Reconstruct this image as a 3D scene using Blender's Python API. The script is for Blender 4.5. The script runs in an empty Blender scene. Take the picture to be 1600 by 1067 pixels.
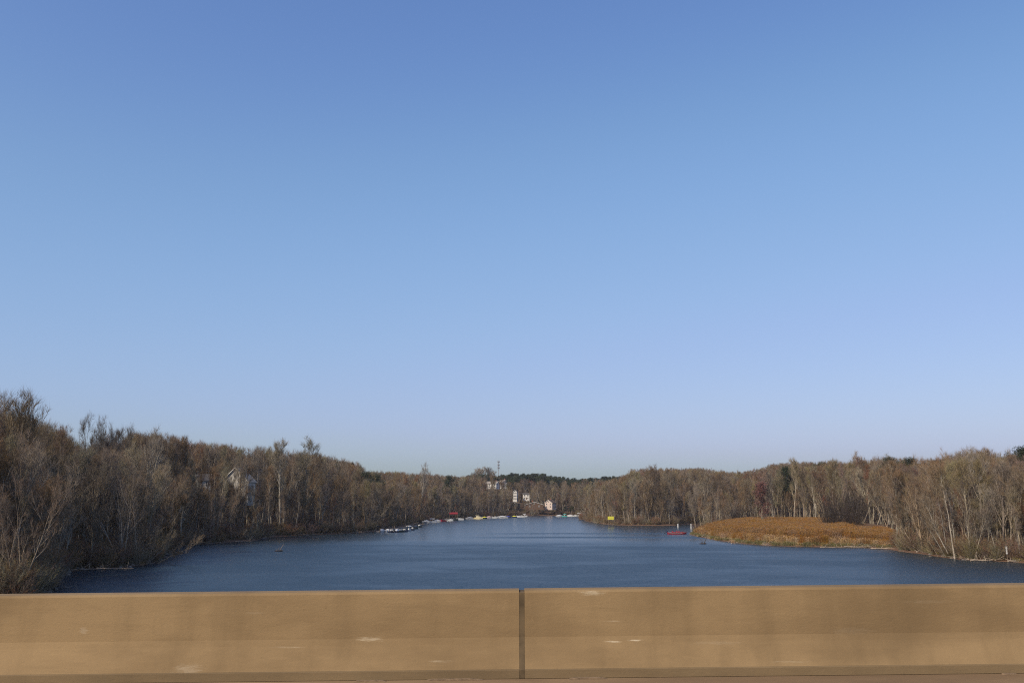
import bpy, math, random
import numpy as np
R = math.radians
rng = np.random.default_rng(7); random.seed(7)
scn = bpy.context.scene
COL = scn.collection

# ------------------------------------------------------------------ camera, sky, sun, exposure
HC = 12.0; FPX = 1500.0; HORIZ = 785.0
PITCH = math.atan((HORIZ - 533.5) / FPX)
cd = bpy.data.cameras.new('camera'); cam = bpy.data.objects.new('camera', cd); COL.objects.link(cam)
cam.location = (0, 0, HC); cam.rotation_euler = (math.pi/2 + PITCH, 0, 0)
cd.sensor_width = 36; cd.lens = 36*FPX/1600; cd.clip_start = 0.1; cd.clip_end = 20000
scn.camera = cam
SUN_EL = R(38); SUN_AZ = R(-134)          # azimuth clockwise from +Y: behind the camera, to the left
w = bpy.data.worlds.new('World'); scn.world = w; w.use_nodes = True
nt = w.node_tree; nt.nodes.clear()
sky = nt.nodes.new('ShaderNodeTexSky'); sky.sky_type = 'NISHITA'; sky.sun_disc = False
sky.sun_elevation = SUN_EL; sky.sun_rotation = SUN_AZ
sky.altitude = 0; sky.air_density = 1.0; sky.dust_density = 2.0; sky.ozone_density = 6.0
bg = nt.nodes.new('ShaderNodeBackground'); bg.inputs['Strength'].default_value = 0.15
wo = nt.nodes.new('ShaderNodeOutputWorld')
tint = nt.nodes.new('ShaderNodeMix'); tint.data_type = 'RGBA'; tint.blend_type = 'MULTIPLY'; tint.inputs['Factor'].default_value = 1
tint.inputs['B'].default_value = (1.055, .985, 1.005, 1); nt.links.new(sky.outputs[0], tint.inputs['A'])
cur = nt.nodes.new('ShaderNodeRGBCurve')                     # the camera's tone response to the sky, one smooth curve per channel
for ci_, pts_ in enumerate((((.139,.128),(.205,.215),(.305,.31),(.447,.418),(1,.9)), ((.246,.245),(.356,.38),(.503,.475),(.6,.515),(1,.8)), ((.509,.54),(.638,.64),(.72,.70),(.847,.76),(1,.83)))):
    c_ = cur.mapping.curves[ci_]; c_.points[1].location = pts_[-1]
    for p_ in pts_[:-1]: c_.points.new(*p_)
cur.mapping.update()
pre = nt.nodes.new('ShaderNodeVectorMath'); pre.operation = 'SCALE'; pre.inputs['Scale'].default_value = .1723
post = nt.nodes.new('ShaderNodeVectorMath'); post.operation = 'SCALE'; post.inputs['Scale'].default_value = 1/.1723
nt.links.new(tint.outputs['Result'], pre.inputs[0]); nt.links.new(pre.outputs[0], cur.inputs['Color'])
nt.links.new(cur.outputs[0], post.inputs[0]); nt.links.new(post.outputs[0], bg.inputs[0]); nt.links.new(bg.outputs[0], wo.inputs[0])
sl = bpy.data.lights.new('sun', 'SUN'); sl.energy = 3.2; sl.angle = R(0.53); sl.color = (1.0, 0.89, 0.73)
so = bpy.data.objects.new('sun', sl); COL.objects.link(so)
sd = np.array([math.sin(SUN_AZ)*math.cos(SUN_EL), math.cos(SUN_AZ)*math.cos(SUN_EL), math.sin(SUN_EL)])
from mathutils import Vector, Matrix
so.rotation_euler = Vector(sd).to_track_quat('Z', 'Y').to_euler(); so.location = (-50, -60, 80)
vs = scn.view_settings; vs.view_transform = 'Standard'; vs.look = 'None'; vs.exposure = 0.2; vs.gamma = 1.0
vs.use_curve_mapping = False
scn.render.engine = 'CYCLES'
scn.cycles.max_bounces = 6
scn.cycles.sample_clamp_indirect = 3; scn.cycles.sample_clamp_direct = 4; scn.cycles.use_denoising = False; scn.cycles.filter_width = 1.1; scn.cycles.use_adaptive_sampling = False

HAZE = .00005
# ------------------------------------------------------------------ view geometry helpers (where a thing stands)
cp, sp_ = math.cos(PITCH), math.sin(PITCH)
def ray(px, py):
    u = (px-800)/FPX; v = (533.5-py)/FPX
    return np.array([u, cp - v*sp_, sp_ + v*cp])
def ground(px, py, z=0.0):
    r = ray(px, py); t = (z-HC)/r[2]
    return np.array([r[0]*t, r[1]*t])
def at_dist(px, py, Y):
    r = ray(px, py); t = Y/r[1]
    return np.array([r[0]*t, Y, HC + r[2]*t])
def proj(x, y, z):
    zz = np.asarray(z) - HC
    d = y*cp + zz*sp_; v = -y*sp_ + zz*cp
    return 800 + FPX*x/d, 533.5 - FPX*v/d

# ------------------------------------------------------------------ materials
MATS = {}
def mat(name, col, rough=0.85, var=0.0, vscale=3.0, obj_var=0.0, col2=None, spec=0.3, metallic=0.0,
        bump=0.0, bscale=30, transl=0.0, clump=0.0):
    if name in MATS: return MATS[name]
    m = bpy.data.materials.new(name); m.use_nodes = True; n = m.node_tree.nodes; L = m.node_tree.links
    b = n['Principled BSDF']; b.inputs['Roughness'].default_value = rough
    b.inputs['Metallic'].default_value = metallic
    b.inputs['Specular IOR Level'].default_value = spec
    base = n.new('ShaderNodeRGB'); base.outputs[0].default_value = (*col, 1); out = base.outputs[0]
    if var > 0 or col2:
        tc = n.new('ShaderNodeTexCoord'); nz = n.new('ShaderNodeTexNoise')
        nz.inputs['Scale'].default_value = vscale; nz.inputs['Detail'].default_value = 5
        nz.inputs['Roughness'].default_value = 0.65
        L.new(tc.outputs['Object'], nz.inputs['Vector'])
        cr = n.new('ShaderNodeMapRange'); cr.inputs['From Min'].default_value = .35; cr.inputs['From Max'].default_value = .65
        L.new(nz.outputs[0], cr.inputs[0])
        mx = n.new('ShaderNodeMix'); mx.data_type = 'RGBA'
        c2 = col2 if col2 else tuple(c*(1-var) for c in col)
        mx.inputs['B'].default_value = (*c2, 1); L.new(out, mx.inputs['A']); L.new(cr.outputs[0], mx.inputs['Factor'])
        out = mx.outputs['Result']
    if obj_var > 0:
        oi = n.new('ShaderNodeObjectInfo')
        hs = n.new('ShaderNodeHueSaturation')
        mr = n.new('ShaderNodeMapRange'); mr.inputs['To Min'].default_value = 1-obj_var; mr.inputs['To Max'].default_value = 1+obj_var
        L.new(oi.outputs['Random'], mr.inputs[0]); L.new(mr.outputs[0], hs.inputs['Value'])
        # a second, decorrelated random number for hue and saturation
        mm = n.new('ShaderNodeMath'); mm.operation = 'MULTIPLY'; mm.inputs[1].default_value = 17.31
        fr = n.new('ShaderNodeMath'); fr.operation = 'FRACT'
        L.new(oi.outputs['Random'], mm.inputs[0]); L.new(mm.outputs[0], fr.inputs[0])
        m2 = n.new('ShaderNodeMapRange'); m2.inputs['To Min'].default_value = .485; m2.inputs['To Max'].default_value = .510
        L.new(fr.outputs[0], m2.inputs[0]); L.new(m2.outputs[0], hs.inputs['Hue'])
        m3 = n.new('ShaderNodeMath'); m3.operation = 'MULTIPLY'; m3.inputs[1].default_value = 5.77
        f3 = n.new('ShaderNodeMath'); f3.operation = 'FRACT'
        L.new(mm.outputs[0], m3.inputs[0]); L.new(m3.outputs[0], f3.inputs[0])
        m4 = n.new('ShaderNodeMapRange'); m4.inputs['To Min'].default_value = .7; m4.inputs['To Max'].default_value = 1.25
        L.new(f3.outputs[0], m4.inputs[0]); L.new(m4.outputs[0], hs.inputs['Saturation'])
        L.new(out, hs.inputs['Color']); out = hs.outputs[0]
    L.new(out, b.inputs['Base Color'])
    if bump > 0:
        tc2 = n.new('ShaderNodeTexCoord'); nb = n.new('ShaderNodeTexNoise'); nb.inputs['Scale'].default_value = bscale
        nb.inputs['Detail'].default_value = 6; bp = n.new('ShaderNodeBump'); bp.inputs['Strength'].default_value = bump
        bp.inputs['Distance'].default_value = 0.02
        L.new(tc2.outputs['Object'], nb.inputs['Vector']); L.new(nb.outputs[0], bp.inputs['Height']); L.new(bp.outputs[0], b.inputs['Normal'])
    MATS[name] = m
    return m

def tag(o, label=None, cat=None, group=None, kind=None):
    if label: o['label'] = label
    if cat: o['category'] = cat
    if group: o['group'] = group
    if kind: o['kind'] = kind
    return o

def link(o, parent=None):
    COL.objects.link(o)
    if parent is not None: o.parent = parent
    return o
def empty(name, loc=(0, 0, 0), rz=0.0):
    o = bpy.data.objects.new(name, None); o.empty_display_size = 0.5; COL.objects.link(o)
    o.location = loc; o.rotation_euler = (0, 0, rz); return o

def tri_mesh(name, V, T, mi=None, mats=()):
    me = bpy.data.meshes.new(name); V = np.asarray(V, np.float32); T = np.asarray(T, np.int32)
    me.vertices.add(len(V)); me.vertices.foreach_set('co', V.ravel())
    me.loops.add(len(T)*3); me.loops.foreach_set('vertex_index', T.ravel())
    me.polygons.add(len(T)); me.polygons.foreach_set('loop_start', np.arange(0, len(T)*3, 3, dtype=np.int32))
    if mi is not None: me.polygons.foreach_set('material_index', np.asarray(mi, np.int32))
    for m in mats: me.materials.append(m)
    me.update(calc_edges=True)
    return me

class MB:
    """collects simple solids into one mesh"""
    def __init__(s): s.v = []; s.f = []
    def add(s, vs, fs):
        o = len(s.v); s.v += [tuple(v) for v in vs]; s.f += [tuple(i+o for i in f) for f in fs]; return s
    def box(s, c, d, rz=0.0, taper=1.0):
        cx, cy, cz = c; dx, dy, dz = d[0]/2, d[1]/2, d[2]/2; ca, sa = math.cos(rz), math.sin(rz); vs = []
        for k, (sx, sy, sz) in enumerate([(-1,-1,-1),(1,-1,-1),(1,1,-1),(-1,1,-1),(-1,-1,1),(1,-1,1),(1,1,1),(-1,1,1)]):
            t = taper if sz > 0 else 1
            x, y = sx*dx*t, sy*dy*t
            vs.append((cx+x*ca-y*sa, cy+x*sa+y*ca, cz+sz*dz))
        return s.add(vs, [(3,2,1,0),(4,5,6,7),(0,1,5,4),(1,2,6,5),(2,3,7,6),(3,0,4,7)])
    def tube(s, p0, p1, r0, r1=None, n=8, cap=True):
        r1 = r0 if r1 is None else r1
        a, b = Vector(p0), Vector(p1); d = (b-a).normalized()
        u = d.orthogonal().normalized(); w_ = d.cross(u); vs = []
        for p, r in ((a, r0), (b, r1)):
            for k in range(n):
                t = 2*math.pi*k/n; vs.append(tuple(p + u*math.cos(t)*r + w_*math.sin(t)*r))
        fs = [(k, (k+1) % n, n+(k+1) % n, n+k) for k in range(n)]
        if cap: fs += [tuple(range(n))[::-1], tuple(range(n, 2*n))]
        return s.add(vs, fs)
    def prism(s, poly, axis, a, b):
        """poly of 2D points extruded along axis 'x' or 'y' from a to b"""
        n = len(poly); vs = []
        for t in (a, b):
            for (p, q) in poly: vs.append((t, p, q) if axis == 'x' else (p, t, q))
        return s.add(vs, [(k, (k+1) % n, n+(k+1) % n, n+k) for k in range(n)] + [tuple(range(n))[::-1], tuple(range(n, 2*n))])
    def dome(s, c, r, nz=4, n=10):
        vs = []; fs = []
        for i in range(nz):
            ph = (math.pi/2)*i/nz
            for k in range(n):
                t = 2*math.pi*k/n
                vs.append((c[0]+r[0]*math.cos(ph)*math.cos(t), c[1]+r[1]*math.cos(ph)*math.sin(t), c[2]+r[2]*math.sin(ph)))
        vs.append((c[0], c[1], c[2]+r[2]))
        for i in range(nz-1):
            for k in range(n): fs.append((i*n+k, i*n+(k+1) % n, (i+1)*n+(k+1) % n, (i+1)*n+k))
        for k in range(n): fs.append(((nz-1)*n+k, (nz-1)*n+(k+1) % n, nz*n))
        fs.append(tuple(range(n))[::-1])
        return s.add(vs, fs)
    def build(s, name, m, parent=None, smooth=False, bevel=0.0):
        me = bpy.data.meshes.new(name); me.from_pydata(s.v, [], s.f); me.update()
        import bmesh
        bm = bmesh.new(); bm.from_mesh(me); bmesh.ops.recalc_face_normals(bm, faces=bm.faces)
        if bevel > 0: bmesh.ops.bevel(bm, geom=list(bm.edges), offset=bevel, segments=2, affect='EDGES')
        bm.to_mesh(me); bm.free()
        me.materials.append(m)
        if smooth: me.polygons.foreach_set('use_smooth', [True]*len(me.polygons))
        o = bpy.data.objects.new(name, me); link(o, parent); return o

# ------------------------------------------------------------------ shoreline and terrain
shore_px = [(-60,985),(10,960),(45,932),(78,915),(98,897),(120,889.5),(165,888),(215,884),(246,878),(262,866),(268,855),(300,850.5),(345,847.5),
            (385,845),(425,838.5),(470,836),(530,834),(575,830.5),(610,824.5),(655,817),(700,811.5),(740,808.6),(790,806.6),(850,805.2),(895,804.6)]
shoreR_px = [(925,806.5),(905,810.5),(918,813.5),(935,817.5),(965,820),(1010,820.8),(1050,820.6),(1090,818.2),(1125,817.0),(1135,818.5),(1108,825),(1084,831),
             (1079,833.2),(1092,838.5),(1118,843),(1160,848.6),(1215,852.6),(1290,854.4),(1345,855),(1390,857.5),(1425,863),(1470,870),
             (1500,873.5),(1530,875.5),(1575,877),(1620,880),(1680,890),(1760,915)]
WP = [(-330.,-600.),(-200.,-200.),(-95.,20.),(-72., 78.)] + [tuple(ground(*p)) for p in shore_px] \
   + [tuple(ground(*p)) for p in shoreR_px] + [(95.,110.),(150.,30.),(230.,-200.),(330.,-600.)]
WP = np.array(WP)
# refine with small wobble so that the banks are uneven
def refine(P, step=6.0, amp=0.8):
    out = []
    for i in range(len(P)):
        a, b = P[i], P[(i+1) % len(P)]; L = np.linalg.norm(b-a); n = max(1, int(L/step))
        for k in range(n):
            q = a + (b-a)*k/n
            if k and a[1] > 50: q = q + rng.normal(0, amp, 2)
            out.append(q)
    return np.array(out)
WP = refine(WP)
def sdist(X, Y):
    """distance to the shoreline, positive on land"""
    X = np.asarray(X, float).ravel(); Y = np.asarray(Y, float).ravel(); out = np.empty(len(X))
    A = WP; B = np.roll(WP, -1, 0); D = B-A; LL = (D**2).sum(1)
    for s in range(0, len(X), 4000):
        x = X[s:s+4000, None]; y = Y[s:s+4000, None]
        t = np.clip(((x-A[:,0])*D[:,0]+(y-A[:,1])*D[:,1])/LL, 0, 1)
        d = np.sqrt(((x-A[:,0]-t*D[:,0])**2+(y-A[:,1]-t*D[:,1])**2).min(1))
        c = ((A[:,1] > y) != (B[:,1] > y)) & (x < D[:,0]*(y-A[:,1])/np.where(D[:,1] == 0, 1e-9, D[:,1])+A[:,0])
        out[s:s+4000] = np.where(c.sum(1) % 2 == 1, -d, d)
    return out
def fbm(X, Y, s, seed=0):
    return (np.sin(X/s+seed)*np.cos(Y/s*1.13+seed*2)+.5*np.sin(X/s*2.3+Y/s*1.7+seed)+.3*np.cos(X/s*4.1-Y/s*3.3+seed*3))/1.8
def height_d(X, Y, d):
    X = np.asarray(X, float).ravel(); Y = np.asarray(Y, float).ravel()
    far = 1/(1+np.exp(-(Y-760)/60.)); left = 1/(1+np.exp((X+10)/12.)) * (1-far); right = 1-far-left
    cap = left*12 + far*31 + right*9
    slope = left*.16 + far*.17 + right*.055
    land = .75*(1-np.exp(-np.maximum(d,0)/1.6)) + cap*(1-np.exp(-np.maximum(d-4,0)*slope/cap))
    land = land + fbm(X, Y, 23, 1.0)*np.clip(d/40, 0, 1)*1.6 + fbm(X, Y, 6, 2.0)*np.clip(d/12, 0, 1)*.25
    land = land - 9*np.clip((Y-1350)/500, 0, 1)*0
    return np.where(d > 0, np.maximum(land, .02*d), np.maximum(d*.12, -4))
def height(x, y):
    d = sdist(np.atleast_1d(x), np.atleast_1d(y)); return height_d(np.atleast_1d(x), np.atleast_1d(y), d)
def axis(lo, hi, step, ext, grow=1.35):
    a = list(np.arange(lo, hi+.1, step)); s = step
    while a[-1] < ext: s *= grow; a.append(a[-1]+s)
    s = step
    while a[0] > -ext: s *= grow; a.insert(0, a[0]-s)
    return np.array(a)
gx = axis(-330, 420, 5, 5000); gy = axis(-20, 1180, 5, 6000)
GX, GY = np.meshgrid(gx, gy); dd = sdist(GX, GY); HZ = height_d(GX, GY, dd)
nx, ny = len(gx), len(gy); V = np.stack([GX.ravel(), GY.ravel(), HZ], 1)
i = np.arange(nx-1)[None, :] + np.arange(ny-1)[:, None]*nx; i = i.ravel()
T = np.concatenate([np.stack([i, i+1, i+nx+1], 1), np.stack([i, i+nx+1, i+nx], 1)])

gm = bpy.data.materials.new('forest_floor'); gm.use_nodes = True; n = gm.node_tree.nodes; L = gm.node_tree.links
b = n['Principled BSDF']; b.inputs['Roughness'].default_value = .95; b.inputs['Specular IOR Level'].default_value = .1
geo = n.new('ShaderNodeNewGeometry'); n1 = n.new('ShaderNodeTexNoise'); n1.inputs['Scale'].default_value = .35; n1.inputs['Detail'].default_value = 8
L.new(geo.outputs['Position'], n1.inputs['Vector'])
cr = n.new('ShaderNodeValToRGB'); cr.color_ramp.elements[0].position = .35; cr.color_ramp.elements[0].color = (.05,.034,.022,1)
cr.color_ramp.elements[1].position = .68; cr.color_ramp.elements[1].color = (.17,.105,.065,1)
e = cr.color_ramp.elements.new(.52); e.color = (.105,.066,.042,1)
L.new(n1.outputs[0], cr.inputs[0])
sx = n.new('ShaderNodeSeparateXYZ'); L.new(geo.outputs['Position'], sx.inputs[0])
mr = n.new('ShaderNodeMapRange'); mr.inputs['From Min'].default_value = .1; mr.inputs['From Max'].default_value = .6; L.new(sx.outputs['Z'], mr.inputs[0])
mx = n.new('ShaderNodeMix'); mx.data_type = 'RGBA'; mx.inputs['A'].default_value = (.15,.088,.055,1); L.new(cr.outputs[0], mx.inputs['B'])
L.new(mr.outputs[0], mx.inputs['Factor']); L.new(mx.outputs['Result'], b.inputs['Base Color'])
o = bpy.data.objects.new('ground', tri_mesh('ground', V, T, mats=[gm])); link(o); tag(o, 'leaf covered brown ground rising from the lake shores', kind='structure')
o.data.polygons.foreach_set('use_smooth', [True]*len(T))

# ------------------------------------------------------------------ water
wm = bpy.data.materials.new('lake_water'); wm.use_nodes = True; n = wm.node_tree.nodes; L = wm.node_tree.links
b = n['Principled BSDF']; b.inputs['Base Color'].default_value = (.014,.028,.040,1)
b.inputs['IOR'].default_value = 1.33; b.inputs['Specular IOR Level'].default_value = .5
geo = n.new('ShaderNodeNewGeometry')
def wnoise(scale, sxy, detail=3, rough=.6):
    mp = n.new('ShaderNodeMapping'); mp.inputs['Scale'].default_value = (sxy[0], sxy[1], 1); L.new(geo.outputs['Position'], mp.inputs[0])
    z = n.new('ShaderNodeTexNoise'); z.inputs['Scale'].default_value = scale; z.inputs['Detail'].default_value = detail
    z.inputs['Roughness'].default_value = rough; L.new(mp.outputs[0], z.inputs['Vector']); return z
def vmath(op, a, bb=None, sc=None):
    q = n.new('ShaderNodeVectorMath'); q.operation = op; L.new(a, q.inputs[0])
    if bb is not None:
        if isinstance(bb, tuple): q.inputs[1].default_value = bb
        else: L.new(bb, q.inputs[1])
    if sc is not None:
        if isinstance(sc, float): q.inputs['Scale'].default_value = sc
        else: L.new(sc, q.inputs['Scale'])
    return q.outputs[0]
def fm(op, a, bb, clamp=False):
    q = n.new('ShaderNodeMath'); q.operation = op; q.use_clamp = clamp
    for k, vv in enumerate((a, bb)):
        if isinstance(vv, (int, float)): q.inputs[k].default_value = vv
        else: L.new(vv, q.inputs[k])
    return q.outputs[0]
def mrange(a, f0, f1, t0, t1, smooth=False):
    q = n.new('ShaderNodeMapRange'); L.new(a, q.inputs[0])
    q.inputs['From Min'].default_value = f0; q.inputs['From Max'].default_value = f1
    q.inputs['To Min'].default_value = t0; q.inputs['To Max'].default_value = t1
    if smooth: q.interpolation_type = 'SMOOTHSTEP'
    return q.outputs[0]
rip = wnoise(1.9, (.9, 1.1), 4, .7); swell = wnoise(.30, (.8, 1.1), 2, .5)
v1 = vmath('SUBTRACT', rip.outputs['Color'], (.5,.5,.5)); v2 = vmath('SUBTRACT', swell.outputs['Color'], (.5,.5,.5))
sxyz = n.new('ShaderNodeSeparateXYZ'); L.new(geo.outputs['Position'], sxyz.inputs[0])
patch = wnoise(.055, (.5, .8), 5, .65)
gust = mrange(patch.outputs[0], .36, .64, .66, 1.15, True)
att = n.new('ShaderNodeAttribute'); att.attribute_name = 'shelter'          # 0 open water .. 1 lee of the banks
fary = mrange(sxyz.outputs['Y'], 262., 325., 1.0, .10, True)
amp = fm('MULTIPLY', gust, fary)
amp = fm('MULTIPLY', amp, mrange(att.outputs['Fac'], 0, 1, 1.0, .25))
# narrow ruffled bands crossing the calmer far water
def band(y0, half):
    wob = fm('MULTIPLY', fm('SUBTRACT', wnoise(.012, (1, 0), 2).outputs[0], .5), 26.)
    q = fm('ABSOLUTE', fm('SUBTRACT', fm('ADD', sxyz.outputs['Y'], wob), y0), 0)
    return mrange(q, half*.4, half, .85, 0, True)
xw = mrange(fm('ABSOLUTE', fm('SUBTRACT', sxyz.outputs['X'], 45.), 0), 30., 75., 1., 0., True)
amp = fm('ADD', amp, fm('MULTIPLY', xw, fm('ADD', band(342., 11.), band(384., 9.))))
sv = fm('MULTIPLY', amp, .80)
nv = vmath('ADD', vmath('SCALE', v1, sc=sv), vmath('SCALE', v2, sc=fm('MULTIPLY', amp, .10)))
nv = vmath('MULTIPLY', nv, (1., 1., 0.)); nv = vmath('ADD', nv, (0., 0., 1.)); nv = vmath('NORMALIZE', nv)
L.new(nv, b.inputs['Normal']); L.new(mrange(amp, 0, 1.0, .20, .40), b.inputs['Roughness'])
wx = axis(-150, 260, 5, 700); wy = axis(90, 960, 5, 1300)
WX, WY = np.meshgrid(wx, wy); wd = sdist(WX, WY); nx, ny = len(wx), len(wy)
V = np.stack([WX.ravel(), WY.ravel(), np.zeros(nx*ny)], 1)
i = (np.arange(nx-1)[None, :] + np.arange(ny-1)[:, None]*nx).ravel()
T = np.concatenate([np.stack([i, i+1, i+nx+1], 1), np.stack([i, i+nx+1, i+nx], 1)])
me = tri_mesh('water', V, T, mats=[wm])
a_ = me.attributes.new('shelter', 'FLOAT', 'POINT')
a_.data.foreach_set('value', np.clip(1-(-wd)/(4+WY.ravel()*.03), 0, 1).astype(np.float32))
o = bpy.data.objects.new('water', me); link(o); tag(o, 'rippled blue lake water between wooded shores', kind='structure')

# ------------------------------------------------------------------ bridge: deck and concrete barrier
GR = 0.0105                                   # the road climbs to the right
ZD = HC - 1.656
def concrete(name, col, col2, scuffs=(), grime=True):
    m = bpy.data.materials.new(name); m.use_nodes = True; n = m.node_tree.nodes; L = m.node_tree.links
    b = n['Principled BSDF']; b.inputs['Roughness'].default_value = .9; b.inputs['Specular IOR Level'].default_value = .2
    tc = n.new('ShaderNodeTexCoord')
    def nz(scale, sc3, det=6, ro=.6):
        mp = n.new('ShaderNodeMapping'); mp.inputs['Scale'].default_value = sc3; L.new(tc.outputs['Object'], mp.inputs[0])
        z = n.new('ShaderNodeTexNoise'); z.inputs['Scale'].default_value = scale; z.inputs['Detail'].default_value = det
        z.inputs['Roughness'].default_value = ro; L.new(mp.outputs[0], z.inputs['Vector']); return z.outputs[0]
    def mr(a, f0, f1, t0, t1):
        q = n.new('ShaderNodeMapRange'); q.interpolation_type = 'SMOOTHSTEP'; L.new(a, q.inputs[0])
        for k, vv in zip(('From Min','From Max','To Min','To Max'), (f0,f1,t0,t1)): q.inputs[k].default_value = vv
        return q.outputs[0]
    def mixc(a, c, f, mode='MIX'):
        q = n.new('ShaderNodeMix'); q.data_type = 'RGBA'; q.blend_type = mode
        if isinstance(a, tuple): q.inputs['A'].default_value = (*a, 1)
        else: L.new(a, q.inputs['A'])
        if isinstance(c, tuple): q.inputs['B'].default_value = (*c, 1)
        else: L.new(c, q.inputs['B'])
        if isinstance(f, float): q.inputs['Factor'].default_value = f
        else: L.new(f, q.inputs['Factor'])
        return q.outputs['Result']
    c = mixc(col, col2, mr(nz(1.1, (.35, 1, 1.3)), .38, .64, 0, 1))
    c = mixc(c, tuple(v*.80 for v in col2), mr(nz(4.0, (.35, 1, 3), 7, .7), .50, .74, 0, .30))        # lengthwise weather streaks
    c = mixc(c, tuple(min(1, v*1.28) for v in col), mr(nz(5.0, (.4, 1, 5), 7, .7), .58, .8, 0, .45))
    if grime: c = mixc(c, tuple(v*.72 for v in col2), mr(nz(1.3, (1.6, 1, .25), 5), .46, .74, 0, .42))    # runs down the face
    c = mixc(c, tuple(v*.55 for v in col2), mr(nz(38, (.8, 1, 1.6), 4, .75), .60, .74, 0, .5))
    c = mixc(c, tuple(v*1.25 for v in col), mr(nz(26, (.5, 1, 1.8), 5, .8), .60, .78, 0, .4))
    c = mixc(c, tuple(v*.66 for v in col2), mr(nz(.55, (1.0, 1, .8), 6, .62), .50, .70, 0, .40))
    if scuffs:
        sp3 = n.new('ShaderNodeSeparateXYZ'); L.new(tc.outputs['Object'], sp3.inputs[0])
        def M(op, a, bb):
            q = n.new('ShaderNodeMath'); q.operation = op
            for k, vv in enumerate((a, bb)):
                if isinstance(vv, (int, float)): q.inputs[k].default_value = vv
                else: L.new(vv, q.inputs[k])
            return q.outputs[0]
        rag = nz(7, (1.6, 1, 30), 6, .85)
        for (x0, z0, ax, az, st, colr) in scuffs:
            dx = M('DIVIDE', M('SUBTRACT', sp3.outputs['X'], x0), ax); dz = M('DIVIDE', M('SUBTRACT', sp3.outputs['Z'], z0), az)
            rr = M('ADD', M('MULTIPLY', dx, dx), M('MULTIPLY', dz, dz))
            rr = M('ADD', rr, M('MULTIPLY', M('SUBTRACT', rag, .42), 6.5))
            c = mixc(c, colr, mr(rr, .25, 1.25, st, 0))
    L.new(c, b.inputs['Base Color'])
    bp = n.new('ShaderNodeBump'); bp.inputs['Strength'].default_value = .6; bp.inputs['Distance'].default_value = .006
    L.new(nz(32, (.6, 1, 1.4), 8, .75), bp.inputs['Height']); L.new(bp.outputs[0], b.inputs['Normal'])
    return m
YB = 9.80
def bx(px, py):                    # pixel -> x and height above deck on the face of the barrier
    p = at_dist(px, py, YB-.06); return p[0], p[2]-ZD
WH = (.52,.44,.31); PL = (.34,.27,.18)
sc = []
for px, py, ax, az, st, cc in [(958,1001.5,.10,.010,.9,WH),(992,999.5,.085,.009,.9,WH),(925,927,.17,.03,.55,WH),(960,970,.12,.008,.35,WH),
                           (577,998,.16,.028,.5,WH),(130,985,.05,.04,.6,PL),(300,1042,.17,.06,.6,PL),(1120,1003,.3,.02,.25,PL),
                           (1330,985,.25,.04,.18,PL),(1450,940,.3,.02,.2,PL),(395,958,.12,.015,.2,PL),(690,1030,.15,.01,.3,WH),(1230,1030,.2,.01,.25,WH),(450,1010,.2,.01,.25,WH)]:
    x, z = bx(px, py); sc.append((x, z, ax, az, st, cc))
CB = concrete('barrier_concrete', (.262,.178,.090), (.200,.134,.067), sc)
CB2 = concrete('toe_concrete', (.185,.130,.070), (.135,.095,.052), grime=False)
CD = concrete('deck_concrete', (0.264,0.180,0.100), (0.191,0.126,0.070), grime=False)
jx = at_dist(815.5, 985, YB-.06)[0]
def barrier(x0, x1, label):
    root = empty('concrete_barrier', (0, 0, ZD)); tag(root, label, 'barrier', 'concrete barrier sections along the bridge')
    def slab(poly, nm, m):
        mb = MB(); segs = 24; n_ = len(poly); vs = []
        for k in range(segs+1):
            x = x0+(x1-x0)*k/segs
            for (y, z) in poly: vs.append((x, y, z + GR*x))
        fs = [(k*n_+j, k*n_+(j+1) % n_, (k+1)*n_+(j+1) % n_, (k+1)*n_+j) for k in range(segs) for j in range(n_)]
        fs += [tuple(range(n_))[::-1], tuple(range(segs*n_, segs*n_+n_))]
        mb.add(vs, fs); return mb.build(nm, m, root)
    wall = [(YB+.02,.800),(YB+.002,.794),(YB-.012,.776),(YB-.06,.36),(YB-.085,.30),(YB-.20,.09),(YB-.205,.083),(YB+.235,.083),(YB+.235,.785),(YB+.215,.800)]
    slab(wall, 'wall', CB)
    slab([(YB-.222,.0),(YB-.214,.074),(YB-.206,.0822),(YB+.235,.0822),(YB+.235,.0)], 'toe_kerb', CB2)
    return root
JW = .054
bl = barrier(-45, jx-JW/2, 'tan concrete bridge barrier section left of the dark vertical joint')
br = barrier(jx+JW/2, 45, 'tan concrete bridge barrier section right of the dark vertical joint')
DJ = mat('joint_filler', (.125,.088,.048), .95, .45, 5)
mb = MB(); yy = .003
mb.prism([(YB+.01,.786),(YB-.010,.775),(YB-.058,.36),(YB-.083,.30),(YB-.198,.09),(YB-.212,.075),(YB-.219,0.0),(YB+.2,0),(YB+.2,.786)], 'x', jx-JW/2+.001, jx+JW/2-.001)
j = mb.build('joint_filler', DJ, bl); j.location.z = GR*jx
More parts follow.
